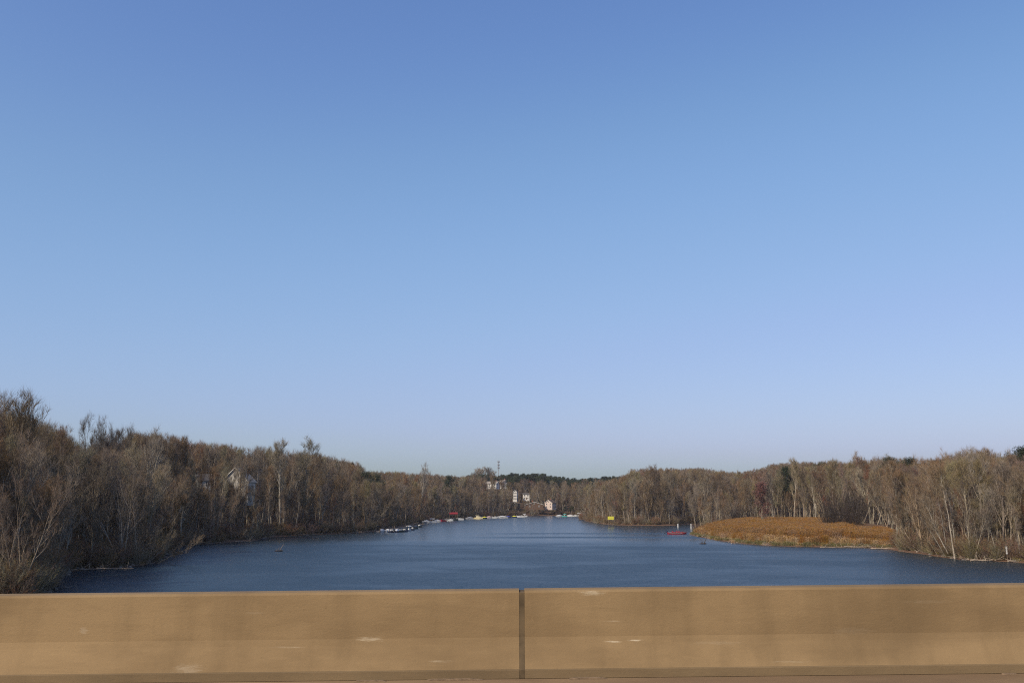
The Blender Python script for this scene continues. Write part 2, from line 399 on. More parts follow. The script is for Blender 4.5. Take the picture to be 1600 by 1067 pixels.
# deck: the shoulder in front of the barrier, lanes under the camera, all as one slab
mb = MB()
for (ya, yb_, za, zb) in ((-3.0, YB+.26, -.30, -.004),): 
    vs = []
    for x in (-60, 60):
        for (y, z) in ((ya, za), (yb_, za), (yb_, zb), (ya, zb)): vs.append((x, y, ZD+z+GR*x))
    mb.add(vs, [(0,1,5,4),(1,2,6,5),(2,3,7,6),(3,0,4,7),(3,2,1,0),(4,5,6,7)])
deck = mb.build('bridge_deck', CD); tag(deck, 'pinkish concrete bridge deck in front of the barrier', kind='structure')
mb = MB()
for k, x in enumerate(np.linspace(-6.2, 6.2, 15)):
    pass
rr_ = random.Random(3)
x = -6.5
while x < 6.5:                       # a ragged line of patching mortar along the toe
    wdt = rr_.uniform(.12, .6); y = YB-.23-rr_.random()*.05
    if rr_.random() < .6:
        mb.prism([(x, 0), (x+wdt, 0), (x+wdt*.8, .012), (x+wdt*.1, .010)], 'y', y-.03, y+.02)
        for q in range(8): 
            i_ = len(mb.v)-8+q; vx = mb.v[i_]; mb.v[i_] = (vx[0], vx[1], vx[2]+ZD+GR*vx[0]-.003)
    x += wdt + rr_.uniform(.02, .4)
g = mb.build('grit', mat('grit', (.26,.18,.11), .95, .5, 20)); tag(g, 'loose grit and broken mortar along the barrier toe', 'grit', kind='stuff')

# ------------------------------------------------------------------ tree prototypes
def unit(v): return v/np.maximum(np.linalg.norm(v, axis=-1, keepdims=True), 1e-9)
def poly_grow(P0, D0, Ln, K, trop, wob, rg):
    N = len(P0); pts = np.empty((N, K+1, 3)); pts[:,0] = P0; d = unit(D0); st = (Ln/K)[:, None]
    for k in range(K):
        d = unit(d + np.array([0,0,trop])/K + rg.normal(0, wob, (N,3)))
        pts[:,k+1] = pts[:,k] + d*st
    return pts
def tubes(pts, r0, r1, S):
    N, K1, _ = pts.shape; tan = np.empty_like(pts); tan[:,1:-1] = pts[:,2:]-pts[:,:-2]; tan[:,0] = pts[:,1]-pts[:,0]; tan[:,-1] = pts[:,-1]-pts[:,-2]
    tan = unit(tan); ref = np.where(np.abs(tan[...,2:3]) > .9, np.array([1.,0,0]), np.array([0,0,1.]))
    u = unit(np.cross(tan, ref)); v = np.cross(tan, u)
    t = np.linspace(0, 1, K1)[None, :]; rad = (np.asarray(r0)[:,None]*(1-t)+np.asarray(r1)[:,None]*t)
    ang = np.arange(S)*2*np.pi/S
    ring = pts[:,:,None,:] + rad[...,None,None]*(u[:,:,None,:]*np.cos(ang)[None,None,:,None]+v[:,:,None,:]*np.sin(ang)[None,None,:,None])
    V = ring.reshape(-1, 3)
    n_, k_, s_ = np.meshgrid(np.arange(N), np.arange(K1-1), np.arange(S), indexing='ij')
    a = (n_*K1+k_)*S+s_; b = (n_*K1+k_)*S+(s_+1) % S; c = a+S; d = b+S
    T = np.concatenate([np.stack([a,b,d],-1).reshape(-1,3), np.stack([a,d,c],-1).reshape(-1,3)])
    return V, T
def children(pts, n, t0, t1, ang0, ang1, rg):
    """n children per branch: start points, directions, t"""
    N, K1, _ = pts.shape; t = rg.uniform(t0, t1, (N, n)); f = t*(K1-1); k = np.minimum(f.astype(int), K1-2); fr = (f-k)[...,None]
    ii = np.arange(N)[:,None]; a = pts[ii,k]; b = pts[ii,k+1]; P = a*(1-fr)+b*fr; tan = unit(b-a)
    rnd = unit(rg.normal(0,1,P.shape)); perp = unit(rnd-(rnd*tan).sum(-1,keepdims=True)*tan)
    an = rg.uniform(ang0, ang1, (N,n,1)); D = tan*np.cos(an)+perp*np.sin(an)
    return P.reshape(-1,3), D.reshape(-1,3), t.ravel()
def blades(P, D, Ln, wd, rg):
    side = unit(np.cross(D, unit(rg.normal(0,1,D.shape))))*wd[:,None]/2
    V = np.stack([P-side, P+side, P+unit(D)*Ln[:,None]], 1).reshape(-1,3); T = np.arange(len(V)).reshape(-1,3); return V, T
def joinm(parts):
    Vs, Ts, o = [], [], 0
    for V, T in parts: Vs.append(V); Ts.append(T+o); o += len(V)
    return np.concatenate(Vs), np.concatenate(Ts)
def flat(n, v): return np.full(n, v)

BARK_P = mat('pale_bark', (.37,.32,.245), .9, .5, 1.2, obj_var=.22)
BARK_B = mat('brown_bark', (.33,.27,.195), .95, .5, 1.5, obj_var=.35)
TW_P = mat('pale_twigs', (.22,.175,.120), .95, obj_var=.22)
TW_B = mat('brown_twigs', (.165,.115,.068), .95, obj_var=.42)
TW_O = mat('olive_twigs', (.21,.175,.100), .95, obj_var=.2)
TW_R = mat('reddish_twigs', (.19,.105,.068), .95, obj_var=.25)
BUD_R = mat('red_buds', (.20,.065,.045), .9, obj_var=.2)
BUD_O = mat('olive_buds', (.26,.235,.12), .9, obj_var=.2)
LEAF_B = mat('dry_leaves', (.30,.15,.06), .9, obj_var=.3)
NEEDLE = mat('pine_needles', (.030,.041,.018), .8, obj_var=.35)
TW_SHADE = mat('shade_dark_twigs', (.055,.043,.036), .95, obj_var=.2)  # shade of the hollow and left waterline put into the twig colour
TW_G = mat('golden_twigs', (.20,.14,.075), .95, obj_var=.2)

def make_tree(seed, H=22., trunk=.8, base=.35, spread=.9, nl=20, ang=(.5,.95), trop=.9, r0=.26, lean=0., fork=False,
              bark=BARK_B, twig=TW_B, bud=None, nbud=0, budsize=.16, density=1.0, wid=.020, stems=1, top=1.0):
    density *= .62; ang = (ang[0]*.8, ang[1]*.82); trop *= 1.25
    rg = np.random.default_rng(seed); bp, cp_ = [], []; mi = []
    if stems == 1: P0 = np.zeros((1,3)); D0 = np.array([[math.sin(lean)*1., 0, math.cos(lean)]])
    else:
        a = rg.uniform(0, 2*np.pi, stems); P0 = np.stack([np.cos(a)*.35, np.sin(a)*.35, a*0], 1)
        an = rg.uniform(.08, .42, stems); D0 = np.stack([np.cos(a)*np.sin(an)+math.sin(lean), np.sin(a)*np.sin(an), np.cos(an)], 1)
    P0[:,2] = -.5
    Lt = H*trunk*rg.uniform(.8, 1.0, stems)
    tr = poly_grow(P0, D0, Lt, 12, .12 if not lean else .35, .045, rg)
    rs = r0*rg.uniform(.8,1.1,stems)*(1 if stems == 1 else .55)
    bp.append(tubes(tr, rs*1.15, rs*.22, 7))
    n1_ = max(3, int(nl/stems)); P, D, t = children(tr, n1_, base, 1.0, ang[0], ang[1], rg)
    shape = np.sin(np.clip((t-base)/(1-base),0,1)*np.pi*.62+.55)
    Ln = H*.30*spread*shape*rg.uniform(.7,1.15,len(t)); Ln = np.maximum(Ln, H*.07)
    # the leader carries on up
    lead, Dl, _ = tr[:,-1], unit(tr[:,-1]-tr[:,-2]), None
    P = np.concatenate([P, lead, lead]); D = np.concatenate([D, Dl+rg.normal(0,.2,Dl.shape), Dl+rg.normal(0,.35,Dl.shape)])
    Ln = np.concatenate([Ln, flat(stems, H*(1-trunk)*.95), flat(stems, H*(1-trunk)*.8)])
    tt = np.concatenate([t, flat(2*stems, 1.)])
    l1 = poly_grow(P, D, Ln, 6, trop, .09, rg); rl = np.maximum(.034, .50*np.repeat(1, len(P))*r0*(1.25-tt)*np.sqrt(Ln/(H*.3)))
    if stems > 1: rl *= .6
    bp.append(tubes(l1, rl, rl*.35, 4))
    P, D, t = children(l1, 7, .2, .98, .35, .85, rg); par = np.repeat(Ln, 7)
    L2 = par*.42*(1.15-t*.7)*rg.uniform(.7,1.2,len(t))
    l2 = poly_grow(P, D, L2, 4, trop*.6, .12, rg); r2 = np.maximum(.019, np.repeat(rl,7)*.46)
    cp_.append(tubes(l2, r2, r2*.4, 3))
    P, D, t = children(l2, 6, .15, 1., .3, .9, rg); par = np.repeat(L2, 6)
    L3 = np.maximum(.5, par*.5*rg.uniform(.6,1.2,len(t)))
    l3 = poly_grow(P, D, L3, 2, trop*.4, .15, rg)
    cp_.append(tubes(l3, flat(len(P), .012), flat(len(P), .006), 3))
    nt_ = int(8*density); P, D, t = children(l3, nt_, .1, 1., .25, .9, rg)
    D = D + np.array([0,0,.25]); Lb = rg.uniform(.45, 1.15, len(P))*np.clip(H/20, .5, 1.1)
    c3 = len(cp_); cp_.append(blades(P, D, Lb, flat(len(P), wid), rg))
    # twigs straight from the secondary limbs too
    P, D, t = children(l2, int(7*density), .1, 1., .3, 1.0, rg)
    cp_.append(blades(P, D, rg.uniform(.5,1.2,len(P)), flat(len(P), wid*1.1), rg))
    ct = sum(len(x[1]) for x in cp_)
    if bud is not None and nbud:
        P, D, t = children(l3, nbud, .2, 1., .2, .9, rg); P = P + rg.normal(0,.25,P.shape)
        cp_.append(blades(P, rg.normal(0,1,P.shape), flat(len(P), budsize*1.2), flat(len(P), budsize), rg))
    V, T = joinm(bp); zmax = max(V[:,2].max(), l2[...,2].max()+.5*H/20)
    V2, T2 = joinm(cp_); mi = np.zeros(len(T2), int); mi[ct:] = 1
    nb_ = len(cp_[0][1]) + len(cp_[1][1])//2; mi[:nb_] = 2 if bud else 1
    s = H/zmax
    mt = tri_mesh('trunk', V*s, T, mats=[bark]); mc = tri_mesh('crown', V2*s, T2, mi, [twig]+([bud] if bud else [])+[bark])
    mt.polygons.foreach_set('use_smooth', [True]*len(T))
    return dict(trunk=mt, crown=mc, H=H)

def make_pine(seed, H=20.):
    rg = np.random.default_rng(seed)
    tr = poly_grow(np.array([[0,0,-.5]]), np.array([[0,0,1.]]), np.array([H*.97]), 10, .1, .02, rg)
    bp = [tubes(tr, flat(1,.28), flat(1,.05), 7)]
    P, D, t = children(tr, 46, .45, .99, 1.0, 1.45, rg)
    Ln = H*.22*np.sin(np.clip((1-t)/.55,0,1)**.7*1.6)*rg.uniform(.6,1.15,len(t))+.5
    l1 = poly_grow(P, D, Ln, 4, .5, .08, rg); bp.append(tubes(l1, flat(len(P),.05), flat(len(P),.02), 3))
    P, D, t = children(l1, 9, .3, 1., .3, 1., rg)
    c = P + rg.normal(0,.15,P.shape); K = 22
    Pn = np.repeat(c, K, 0) + rg.normal(0,.42,(len(c)*K,3)); Dn = rg.normal(0,1,Pn.shape)+np.array([0,0,.4])
    V2, T2 = blades(Pn, Dn, rg.uniform(.3,.6,len(Pn)), flat(len(Pn),.10), rg)
    V, T = joinm(bp)
    return dict(trunk=tri_mesh('trunk', V, T, mats=[BARK_B]), crown=tri_mesh('needles', V2, T2, mats=[NEEDLE]), H=H)

PR = []   # prototypes: (kind, description, dict)
def reg(kind, d): d['kind'] = kind; PR.append(d); return len(PR)-1
ids = {}
def addk(kind, **kw):
    ids.setdefault(kind, []).append(reg(kind, make_tree(**kw)))
addk('brown', seed=1, nl=26, base=.2, spread=1.0); addk('brown', seed=2, nl=24, base=.16, spread=.85, trop=1.1); addk('brown', seed=3, nl=26, base=.3, ang=(.35,.8), spread=1.1); addk('brown', seed=5, nl=24, base=.15, spread=1.0, stems=3, trunk=.75)
addk('brown', seed=4, nl=20, trunk=.7, base=.3, stems=2, spread=.95)
addk('pale', seed=11, bark=BARK_P, twig=TW_P, nl=18, base=.42, spread=.85, r0=.27); addk('pale', seed=12, bark=BARK_P, twig=TW_P, nl=16, base=.3, spread=1.05, ang=(.45,1.0), r0=.3)
addk('pale', seed=13, bark=BARK_P, twig=TW_B, nl=14, base=.5, spread=.6, r0=.19, trunk=.88)
addk('olive', seed=21, twig=TW_O, bud=BUD_O, nbud=2, budsize=.09, nl=22, base=.3); addk('olive', seed=22, twig=TW_O, bud=BUD_O, nbud=2, budsize=.09, bark=BARK_P, nl=20, base=.35, spread=.8, trop=1.2)
addk('reddish', seed=31, twig=TW_R, bud=BUD_R, nbud=2, budsize=.07, H=17, nl=22, base=.25, spread=1.1); addk('reddish', seed=32, twig=TW_R, H=18, nl=20, base=.25, stems=2)
addk('slender', seed=41, twig=TW_B, bark=BARK_P, H=16, nl=12, base=.35, spread=.6, r0=.12, density=.8); addk('slender', seed=42, twig=TW_B, H=15, nl=12, base=.3, spread=.7, r0=.11, density=.8)
addk('leaning', seed=51, twig=TW_B, bark=BARK_P, H=14, nl=16, base=.3, spread=.9, lean=.55, r0=.17); addk('leaning', seed=52, twig=TW_P, bark=BARK_P, H=13, nl=16, base=.25, stems=3, lean=.3, r0=.2)
EB = mat('elm_bark', (.13,.11,.09), .95, .3, 2); ET = mat('elm_twigs', (.12,.10,.08), .95)
addk('elm', seed=64, twig=ET, bark=EB, H=22, nl=80, trunk=.85, base=.30, stems=10, ang=(.45,1.15), spread=1.25, trop=.45, r0=.42, density=1.3)
addk('redleaf', seed=71, twig=TW_R, bud=BUD_R, nbud=6, budsize=.16, H=14, nl=20, base=.15, spread=1.1)
addk('dryleaf', seed=72, twig=TW_B, bud=LEAF_B, nbud=5, budsize=.14, H=13, nl=20, base=.15, spread=1.1)
ids['pine'] = [reg('pine', make_pine(81)), reg('pine', make_pine(82, 18.))]
def make_bush(seed, H=4.5, twig=TW_B, bark=BARK_B):
    rg = np.random.default_rng(seed); n_ = 34
    a = rg.uniform(0,2*np.pi,n_); an = rg.uniform(.05,1.0,n_); P0 = np.stack([np.cos(a)*.5*rg.random(n_), np.sin(a)*.5*rg.random(n_), flat(n_,-.2)],1)
    D0 = np.stack([np.cos(a)*np.sin(an), np.sin(a)*np.sin(an), np.cos(an)],1)
    l1 = poly_grow(P0, D0, H*rg.uniform(.6,1.,n_), 5, .3, .1, rg); bp = [tubes(l1, flat(n_,.028), flat(n_,.01), 3)]
    P, D, t = children(l1, 9, .15, 1., .3, .9, rg); l2 = poly_grow(P, D, rg.uniform(.5,1.3,len(P))*H/4.5, 2, .4, .15, rg)
    cp_ = [tubes(l2, flat(len(P),.011), flat(len(P),.005), 3)]
    P, D, t = children(l2, 9, .1, 1., .3, 1., rg); cp_.append(blades(P, D, rg.uniform(.25,.65,len(P))*H/4.5, flat(len(P),.02), rg))
    V, T = joinm(bp); V2, T2 = joinm(cp_)
    return dict(trunk=tri_mesh('stems', V, T, mats=[bark]), crown=tri_mesh('twigs', V2, T2, mats=[twig]), H=H)
ids['shade_bush'] = [reg('shade_bush', make_bush(95, twig=TW_SHADE, bark=TW_SHADE)), reg('shade_bush', make_bush(96, twig=TW_SHADE, bark=TW_SHADE))]  # shrubs coloured near black to stand for shade
ids['bush'] = [reg('bush', make_bush(91)), reg('bush', make_bush(92, twig=TW_R)), reg('bush', make_bush(93, twig=TW_O, bark=BARK_P)), reg('bush', make_bush(94, twig=TW_G))]

# ------------------------------------------------------------------ skyline and where trees stand
SKY = np.array([(-200,600),(0,622),(25,645),(60,652),(100,668),(112,692),(182,692),(194,674),(215,668),(245,670),(262,684),(300,684),(345,684),(375,686),(395,692),(415,690),(440,684),(470,682),(495,690),
       (520,706),(545,728),(565,738),(600,738),(640,738),(680,741),(720,744),(750,742),(780,745),(850,750),(900,752),(915,748),(960,748),(978,742),(990,730),(1015,726),
       (1050,726),(1085,730),(1115,738),(1150,741),(1180,738),(1225,722),(1250,720),(1290,724),(1340,720),(1380,716),(1410,722),(1450,724),(1478,712),(1500,704),(1530,706),
       (1560,710),(1600,712),(1800,700)], float)
SKY[(SKY[:,0] > 185) & (SKY[:,0] < 560), 1] -= 18
SKY[(SKY[:,0] > 990) & (SKY[:,0] < 1640), 1] -= 3
def sky_py(px): return np.interp(px, SKY[:,0], SKY[:,1])
def zlimit(x, y):
    px, _ = proj(x, y, 22.); py = sky_py(px); v = (533.5-py)/FPX
    return HC + y*(sp_+v*cp)/(cp-v*sp_)
# sightlines kept open to buildings: (px0, px1, py0, py1, Y of the building, share of trees kept)
OPEN = [(366,391,733,744,330,.35),(312,325,742,760,345,.15),(762,792,748,763,1000,.08),(799,812,762,784,960,.0),(815,829,767,781,975,.0),(850,872,780,800,925,.2),
        (798,850,786,806,930,.25)]
def cap_by_open(x, y, z0, htop, rnd):
    px, _ = proj(x, y, z0+5); 
    for (a, b_, p0, p1, Yb, keep) in OPEN:
        m = 3.0*FPX/y*.7
        if a-m < px < b_+m and y < Yb and rnd > keep:
            v = (533.5-p1)/FPX; zc = HC + y*(sp_+v*cp)/(cp-v*sp_); htop = min(htop, zc-z0)
    return htop

cells = {}
def ok_spot(x, y, r):
    c = (int(x//8), int(y//8))
    for i in range(c[0]-1, c[0]+2):
        for j in range(c[1]-1, c[1]+2):
            for (a, b_) in cells.get((i, j), ()):
                if (a-x)**2+(b_-y)**2 < r*r: return False
    cells.setdefault(c, []).append((x, y)); return True
# candidate points on land in sight
N = 90000
Yc = 118 + (1230-118)*rng.random(N)**1.25; pxc = rng.uniform(-140, 1740, N); Xc = (pxc-800)/FPX*Yc*cp
dc = sdist(Xc, Yc); hc = height_d(Xc, Yc, dc)
# the reed bed: a low marsh where no trees stand
def in_reeds(x, y):
    px, py = proj(x, y, 0.3); 
    return (px > 1070) & (px < 1400) & (py > np.interp(px, [1070,1140,1150,1240,1330,1400], [833,819,817.0,818,829,843])) 
reed_mask = in_reeds(Xc, Yc)
BLD = [(378,345,12),(318,350,9),(776,1010,16),(806,962,9),(822,975,9),(861,932,11),(824,925,14)]
trees = []  # x,y,z,H,kind,rot,lean,d
order = np.argsort(Yc)
for i in order:
    x, y, d = Xc[i], Yc[i], dc[i]
    if d < .6 or reed_mask[i]: continue
    lim = 95 if y < 700 else 240
    if y < 700 and x > 0: lim = 150
    if d > lim: continue
    r = (2.6 if d < 7 else 3.9) if y < 330 else (3.4 if d < 12 else 5.2)
    if y > 800: r = 4.0 if d < 20 else 6.0
    if d > 60: r *= 1.25
    ok = True
    for (bpx, by, br_) in BLD:
        if abs(x-(bpx-800)/FPX*by) < br_*.8 and abs(y-by) < br_: ok = False
    if not ok or not ok_spot(x, y, r): continue
    z = hc[i]; zl = zlimit(x, y)-z
    px = 800+FPX*x/(y*cp)
    u = rng.random()
    if d < 6: kind = 'slender' if u < .24 else 'leaning' if u < .46 else 'brown' if u < .66 else 'bush' if u < .90 else 'reddish' if u < .94 else 'pale'
    else: kind = 'brown' if u < .50 else 'pale' if u < .60 else 'olive' if u < .76 else 'reddish' if u < .88 else 'slender'
    right = x > 0
    if 462 < px < 552 and d < 18 and rng.random() < .8: kind = 'slender'
    if right and u > .9 and d > 6: kind = 'pale'
    Hn = {'brown':22,'pale':24,'olive':22,'reddish':16,'slender':15,'leaning':12,'bush':5.0}[kind]*rng.uniform(.75, 1.12)
    if d < 6 and kind in ('brown','pale','reddish'): Hn *= .8
    zj = rng.normal(0, .035)*zl
    H = min(Hn, zl*rng.uniform(.84,1.01)+min(0,zj))
    if d > 20 and kind not in ('bush',) and rng.random() < .6: H = min(zl*(rng.uniform(.84,1.0) if rng.random() < .75 else rng.uniform(1.0,1.06)), 30)
    H = cap_by_open(x, y, z, H, rng.random())
    if H < 2.5:
        continue
    if H < 5 and kind != 'bush': kind = 'bush'
    trees.append([x, y, z, H, kind, rng.uniform(0, 2*np.pi), d, px])
print('trees', len(trees))

# ------------------------------------------------------------------ individual trees
KD = {'brown': 'brown bare tree', 'pale': 'pale barked tree', 'olive': 'olive budding tree', 'reddish': 'reddish bare tree',
      'slender': 'thin bare sapling', 'leaning': 'pale leaning tree', 'bush': 'low bare brown bush', 'pine': 'dark green pine'}
ZONES = [(-500,60,'above the golden bushes'),(60,130,'left of the round elm'),(130,200,'below the round elm'),
         (200,262,'left of the red leaved tree'),(262,330,'right of the red leaved tree'),(330,400,'before the grey roofed house'),
         (400,450,'just right of grey roofed house'),(450,520,'at the dark waterline shrubs'),(520,570,'by the single pale trunk'),
         (570,660,'behind the crowded small dock'),(660,735,'behind the red canopied boat'),(735,800,'behind the cream cabin boat'),(800,905,'under the far white houses'),
         (905,945,'left of the yellow sign'),(945,1000,'right of the yellow sign'),(1000,1060,'left of the buoy posts'),
         (1060,1140,'behind the buoy posts'),(1140,1180,'behind the left reed tip'),(1180,1220,'behind the reeds, left half'),(1220,1265,'behind the reeds, right half'),(1265,1310,'behind the reeds near the hollow'),
         (1310,1355,'at the shaded hollow'),(1355,1400,'just right of the hollow'),(1400,1430,'well left of leaning trunks'),(1430,1460,'just left of leaning trunks'),(1460,1490,'among the leaning trunks'),(1490,1520,'just right of leaning trunks'),(1520,1566,'left of the white post'),(1566,2500,'beyond the white post')]
def zone(px):
    for a, b_, s in ZONES:
        if a <= px < b_: return s
GROUPS = {'pine': 'dark pines standing among the bare trees', 'bush': 'bare bushes along the water'}
def put_tree(x, y, z, H, pid, rot, label, group=None, name=None, tilt=None, sxy=None):
    p = PR[pid]; s = H/p['H']; sx_ = s if sxy is None else sxy
    nm = name or ('pine_tree' if p['kind'] == 'pine' else 'bush' if 'bush' in p['kind'] else 'bare_tree')
    root = empty(nm, (x, y, z), rot); root.scale = (sx_, sx_, s)
    if tilt: 
        root.rotation_mode = 'QUATERNION'
        root.rotation_quaternion = (Matrix.Rotation(tilt, 4, 'Y') @ Matrix.Rotation(rot, 4, 'Z')).to_quaternion()
    t = bpy.data.objects.new(p['trunk'].name.split('.')[0], p['trunk']); link(t, root)
    c = bpy.data.objects.new(p['crown'].name.split('.')[0], p['crown']); link(c, root)
    tag(root, label, 'bush' if 'bush' in p['kind'] else 'tree', group); return root
def pick(kind): return int(rng.choice(ids[kind]))

# named ones first
def special(px, py_base, py_top, Y, kind, label, rot=0., tilt=None, sxyf=1., idx=None, group=None, name=None, wide=None):
    if Y is None: g_ = ground(px, py_base); x, y = g_
    else: x, y = (px-800)/FPX*Y*cp, Y
    
    if Y is not None:
        while float(sdist([x],[y])[0]) < 4: y += 4; x = (px-800)/FPX*y*cp
    z = float(height(x, y)[0]); z = max(z, .1)
    top = at_dist(px, py_top, y)[2]; H = top-z
    if tilt: H = H/math.cos(tilt)
    pid = ids[kind][idx or 0]; s = H/PR[pid]['H']
    return put_tree(x, y, z, H, pid, rot, label, group, name, tilt, s*sxyf)
nind = 0
SP = [
 (146,0,643,262,'elm','wide round crowned bare elm standing above the left skyline',1.0,None,.56,0,None),
 (264,0,752,228,'redleaf','tree with rusty red leaves on the left bank',0.3,None,1.0,0,None),
 (657,0,721,610,'pale','airy pale bare tree alone above the skyline behind the small boat dock',0.5,None,.8,1,None),
 (14,0,608,178,'brown','tallest bare tree at the left edge, reaching above the skyline',2.0,None,1.0,2,None),
 (218,0,665,222,'pale','pale forked tree with bright upper limbs below the skyline',0.4,None,1.0,1,None),
 (470,0,680,372,'olive','broad olive topped tree crowning the rounded end of the left skyline',0.9,None,1.15,0,None),
 (437,0,683,362,'olive','olive topped tree just left of the rounded end of the left skyline',2.9,None,1.05,1,None),
 (537,831.5,745,None,'pale','straight pale trunk at the water left of the small boat dock',1.2,None,.7,2,None),
 (573,828,775,None,'leaning','pale trunk slanting to the right beside the small boat dock',0.0,.25,1.0,0,None),
 (1190,0,752,420,'redleaf','reddish budding tree behind the left half of the orange reeds',1.0,None,1.0,0,None),
 (1100,0,738,505,'pale','tall pale tree with spreading crown behind the white buoys',1.0,None,1.1,1,None),
 (366,0,708,314,'brown','brown bare tree screening the left corner of the grey roofed house',.3,None,.9,0,None),
 (381,0,712,313,'slender','thin straight tree in front of the roof of the grey roofed house',2.3,None,1.0,0,None),
 (378,0,722,304,'slender','thin pale sapling nearest the water in front of the grey roofed house',.9,None,1.0,1,None),
 (1018,0,724,540,'brown','high rounded bare tree at the top of the wooded point',1.0,None,1.2,0,None),
 (942,817,760,None,'pale','pale tree with split trunk at the tip of the wooded point',2.0,None,1.15,1,None),
 (1002,820,745,None,'pale','double pale trunked tree midway along the wooded point',0.6,None,1.1,0,None),
 (1484,871,772,None,'pale','largest pale trunk leaning left from the right bank',0.8,-.42,.85,0,'leaning pale trunks'),
 (1477,870.5,795,None,'pale','second pale trunk leaning left, just left of the largest',2.1,-.50,.8,2,'leaning pale trunks'),
 (1465,869,815,None,'pale','short pale trunk leaning left, lowest of the leaning group',2.9,-.55,.8,2,'leaning pale trunks'),
 (1492,873,730,None,'pale','upright speckled white trunk just right of the leaning trunks',1.3,-.06,.9,2,None),
 (1507,0,695,228,'pale','tall pale tree with twiggy top above the right skyline',0.3,None,1.05,0,None),
 (1530,0,700,236,'pale','pale twiggy tree above the skyline left of the white post',1.9,None,.9,1,None),
 (1526,874,800,None,'slender','thin pale tree rising straight from the pale log',0.,.03,.8,0,None),
 (1580,875,745,None,'pale','tall pale tree directly behind the white post',0.,.02,.9,1,None),
 (1596,877,760,None,'pale','crooked pale tree at the right edge of the shore',2.2,.08,.9,0,None),
 (1240,0,713,520,'olive','light topped tree above the skyline behind the orange reeds',0.,None,.9,1,None),
 (1328,0,703,470,'pale','round topped grey tree above the skyline right of the reeds',0.,None,1.1,0,None),
 (1384,0,708,430,'olive','olive topped tree beside the dark pines on the right skyline',0.,None,1.1,0,None),
 (738,0,736.5,1115,'brown','bare tree at the left foot of the far dome of branches',0.3,None,1.25,0,None),
 (747,0,731,1125,'brown','bare tree on the left slope of the far dome of branches',1.3,None,1.25,2,None),
 (756,0,727.5,1130,'brown','highest bare tree of the far dome left of the mast',2.0,None,1.25,0,None),
 (765,0,729,1128,'brown','bare tree right of the highest one in the far dome',0.9,None,1.25,2,None),
 (773,0,734,1120,'brown','bare tree in the far dome nearest the mast',2.9,None,1.25,0,None),
]
for (px, pb, pt, Y, kind, label, rot, tilt, sxf, idx, grp) in SP:
    special(px, pb, pt, Y, kind, label, rot, tilt, sxf, idx, grp, name='elm_tree' if kind == 'elm' else 'red_leaved_tree' if kind == 'redleaf' else None); nind += 1
# far left bank details: near bushes
for k, (px, py, H, idx, lab) in enumerate([(20,925,8.5,3,'tallest golden brown bush at the lower left corner'),(55,917,6.0,3,'golden brown bush beside the water at the lower left'),
      (74,925,4.0,3,'small golden bush overhanging the water right above the barrier'),(2,905,9,0,'dark brown bush behind the golden bushes at the left edge'),
      (36,938,5.5,2,'olive twigged bush just above the barrier at lower left'),(-8,935,7,3,'golden bush cut by the left edge of view')]):
    g_ = ground(px, py); z = max(.2, float(height(*g_)[0])); put_tree(g_[0], g_[1], z, H, ids['bush'][idx], k*1.3, lab, 'golden bushes at the lower left')
# dark pines on the skyline
for k, (px, top, Y, lab) in enumerate([(1391,713,400,'pointed dark pine on the right skyline, left of a pair'),(1408,716,395,'bushy dark pine on the right skyline, middle of the cluster'),
      (1427,714,400,'dark pine with pointed top on the right skyline, right end of the cluster'),(1451,719,420,'small reddish dark pine between the pine cluster and the tall pale tree'),(1470,718,380,'dark pine left of the tall pale twiggy tree'),
      (1483,721,370,'dark pine tucked under the tall pale twiggy tree'),(1601,696,250,'large dark green pine cut by the right edge of view'),(1277,722,560,'dark pine top behind the reeds, left of the round topped tree'),
      (1292,721,560,'second dark pine top left of the round topped tree'),(1308,720,560,'dark pine top nearest the round topped tree'),(1225,728,560,'dark pine under the light topped tree behind the reeds'),
      (571,733,480,'small dark pine where the left skyline drops'),(704,742,760,'dark pine top on the skyline left of the bare dome'),(1245,729,560,'dark pine right of the light topped tree'),
      (1338,722,500,'dark pine just right of the round topped tree'),(586,738,520,'second small dark pine right of where the left skyline drops')]):
    x = (px-800)/FPX*Y*cp; z = float(height(x, Y)[0]); H = at_dist(px, top, Y)[2]-z
    put_tree(x, Y, z, H, ids['pine'][k % 2], k*1.7, lab, GROUPS['pine'], sxy=H/20*1.15)
# shrubs low on both banks, shade put into their twig colour, evergreens by the far house
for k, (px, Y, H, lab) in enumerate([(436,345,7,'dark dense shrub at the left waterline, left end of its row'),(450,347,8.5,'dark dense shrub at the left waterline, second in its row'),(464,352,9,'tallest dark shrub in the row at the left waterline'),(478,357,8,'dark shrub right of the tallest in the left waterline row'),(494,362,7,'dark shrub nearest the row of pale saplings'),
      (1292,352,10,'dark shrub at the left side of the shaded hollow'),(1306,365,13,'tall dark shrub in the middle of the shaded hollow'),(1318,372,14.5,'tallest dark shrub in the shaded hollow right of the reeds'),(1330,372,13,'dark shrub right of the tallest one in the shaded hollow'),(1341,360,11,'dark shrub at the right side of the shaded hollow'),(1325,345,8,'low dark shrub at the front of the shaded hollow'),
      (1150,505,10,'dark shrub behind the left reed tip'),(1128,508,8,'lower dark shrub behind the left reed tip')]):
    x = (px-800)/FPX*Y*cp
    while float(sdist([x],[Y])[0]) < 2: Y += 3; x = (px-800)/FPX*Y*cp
    z = float(height(x, Y)[0]); put_tree(x, Y, max(z,.2), H, ids['shade_bush'][k % 2], k*2.1, lab, 'shrubs coloured dark to stand for shade', name='shade_dark_shrub', sxy=H/4.5*.8)
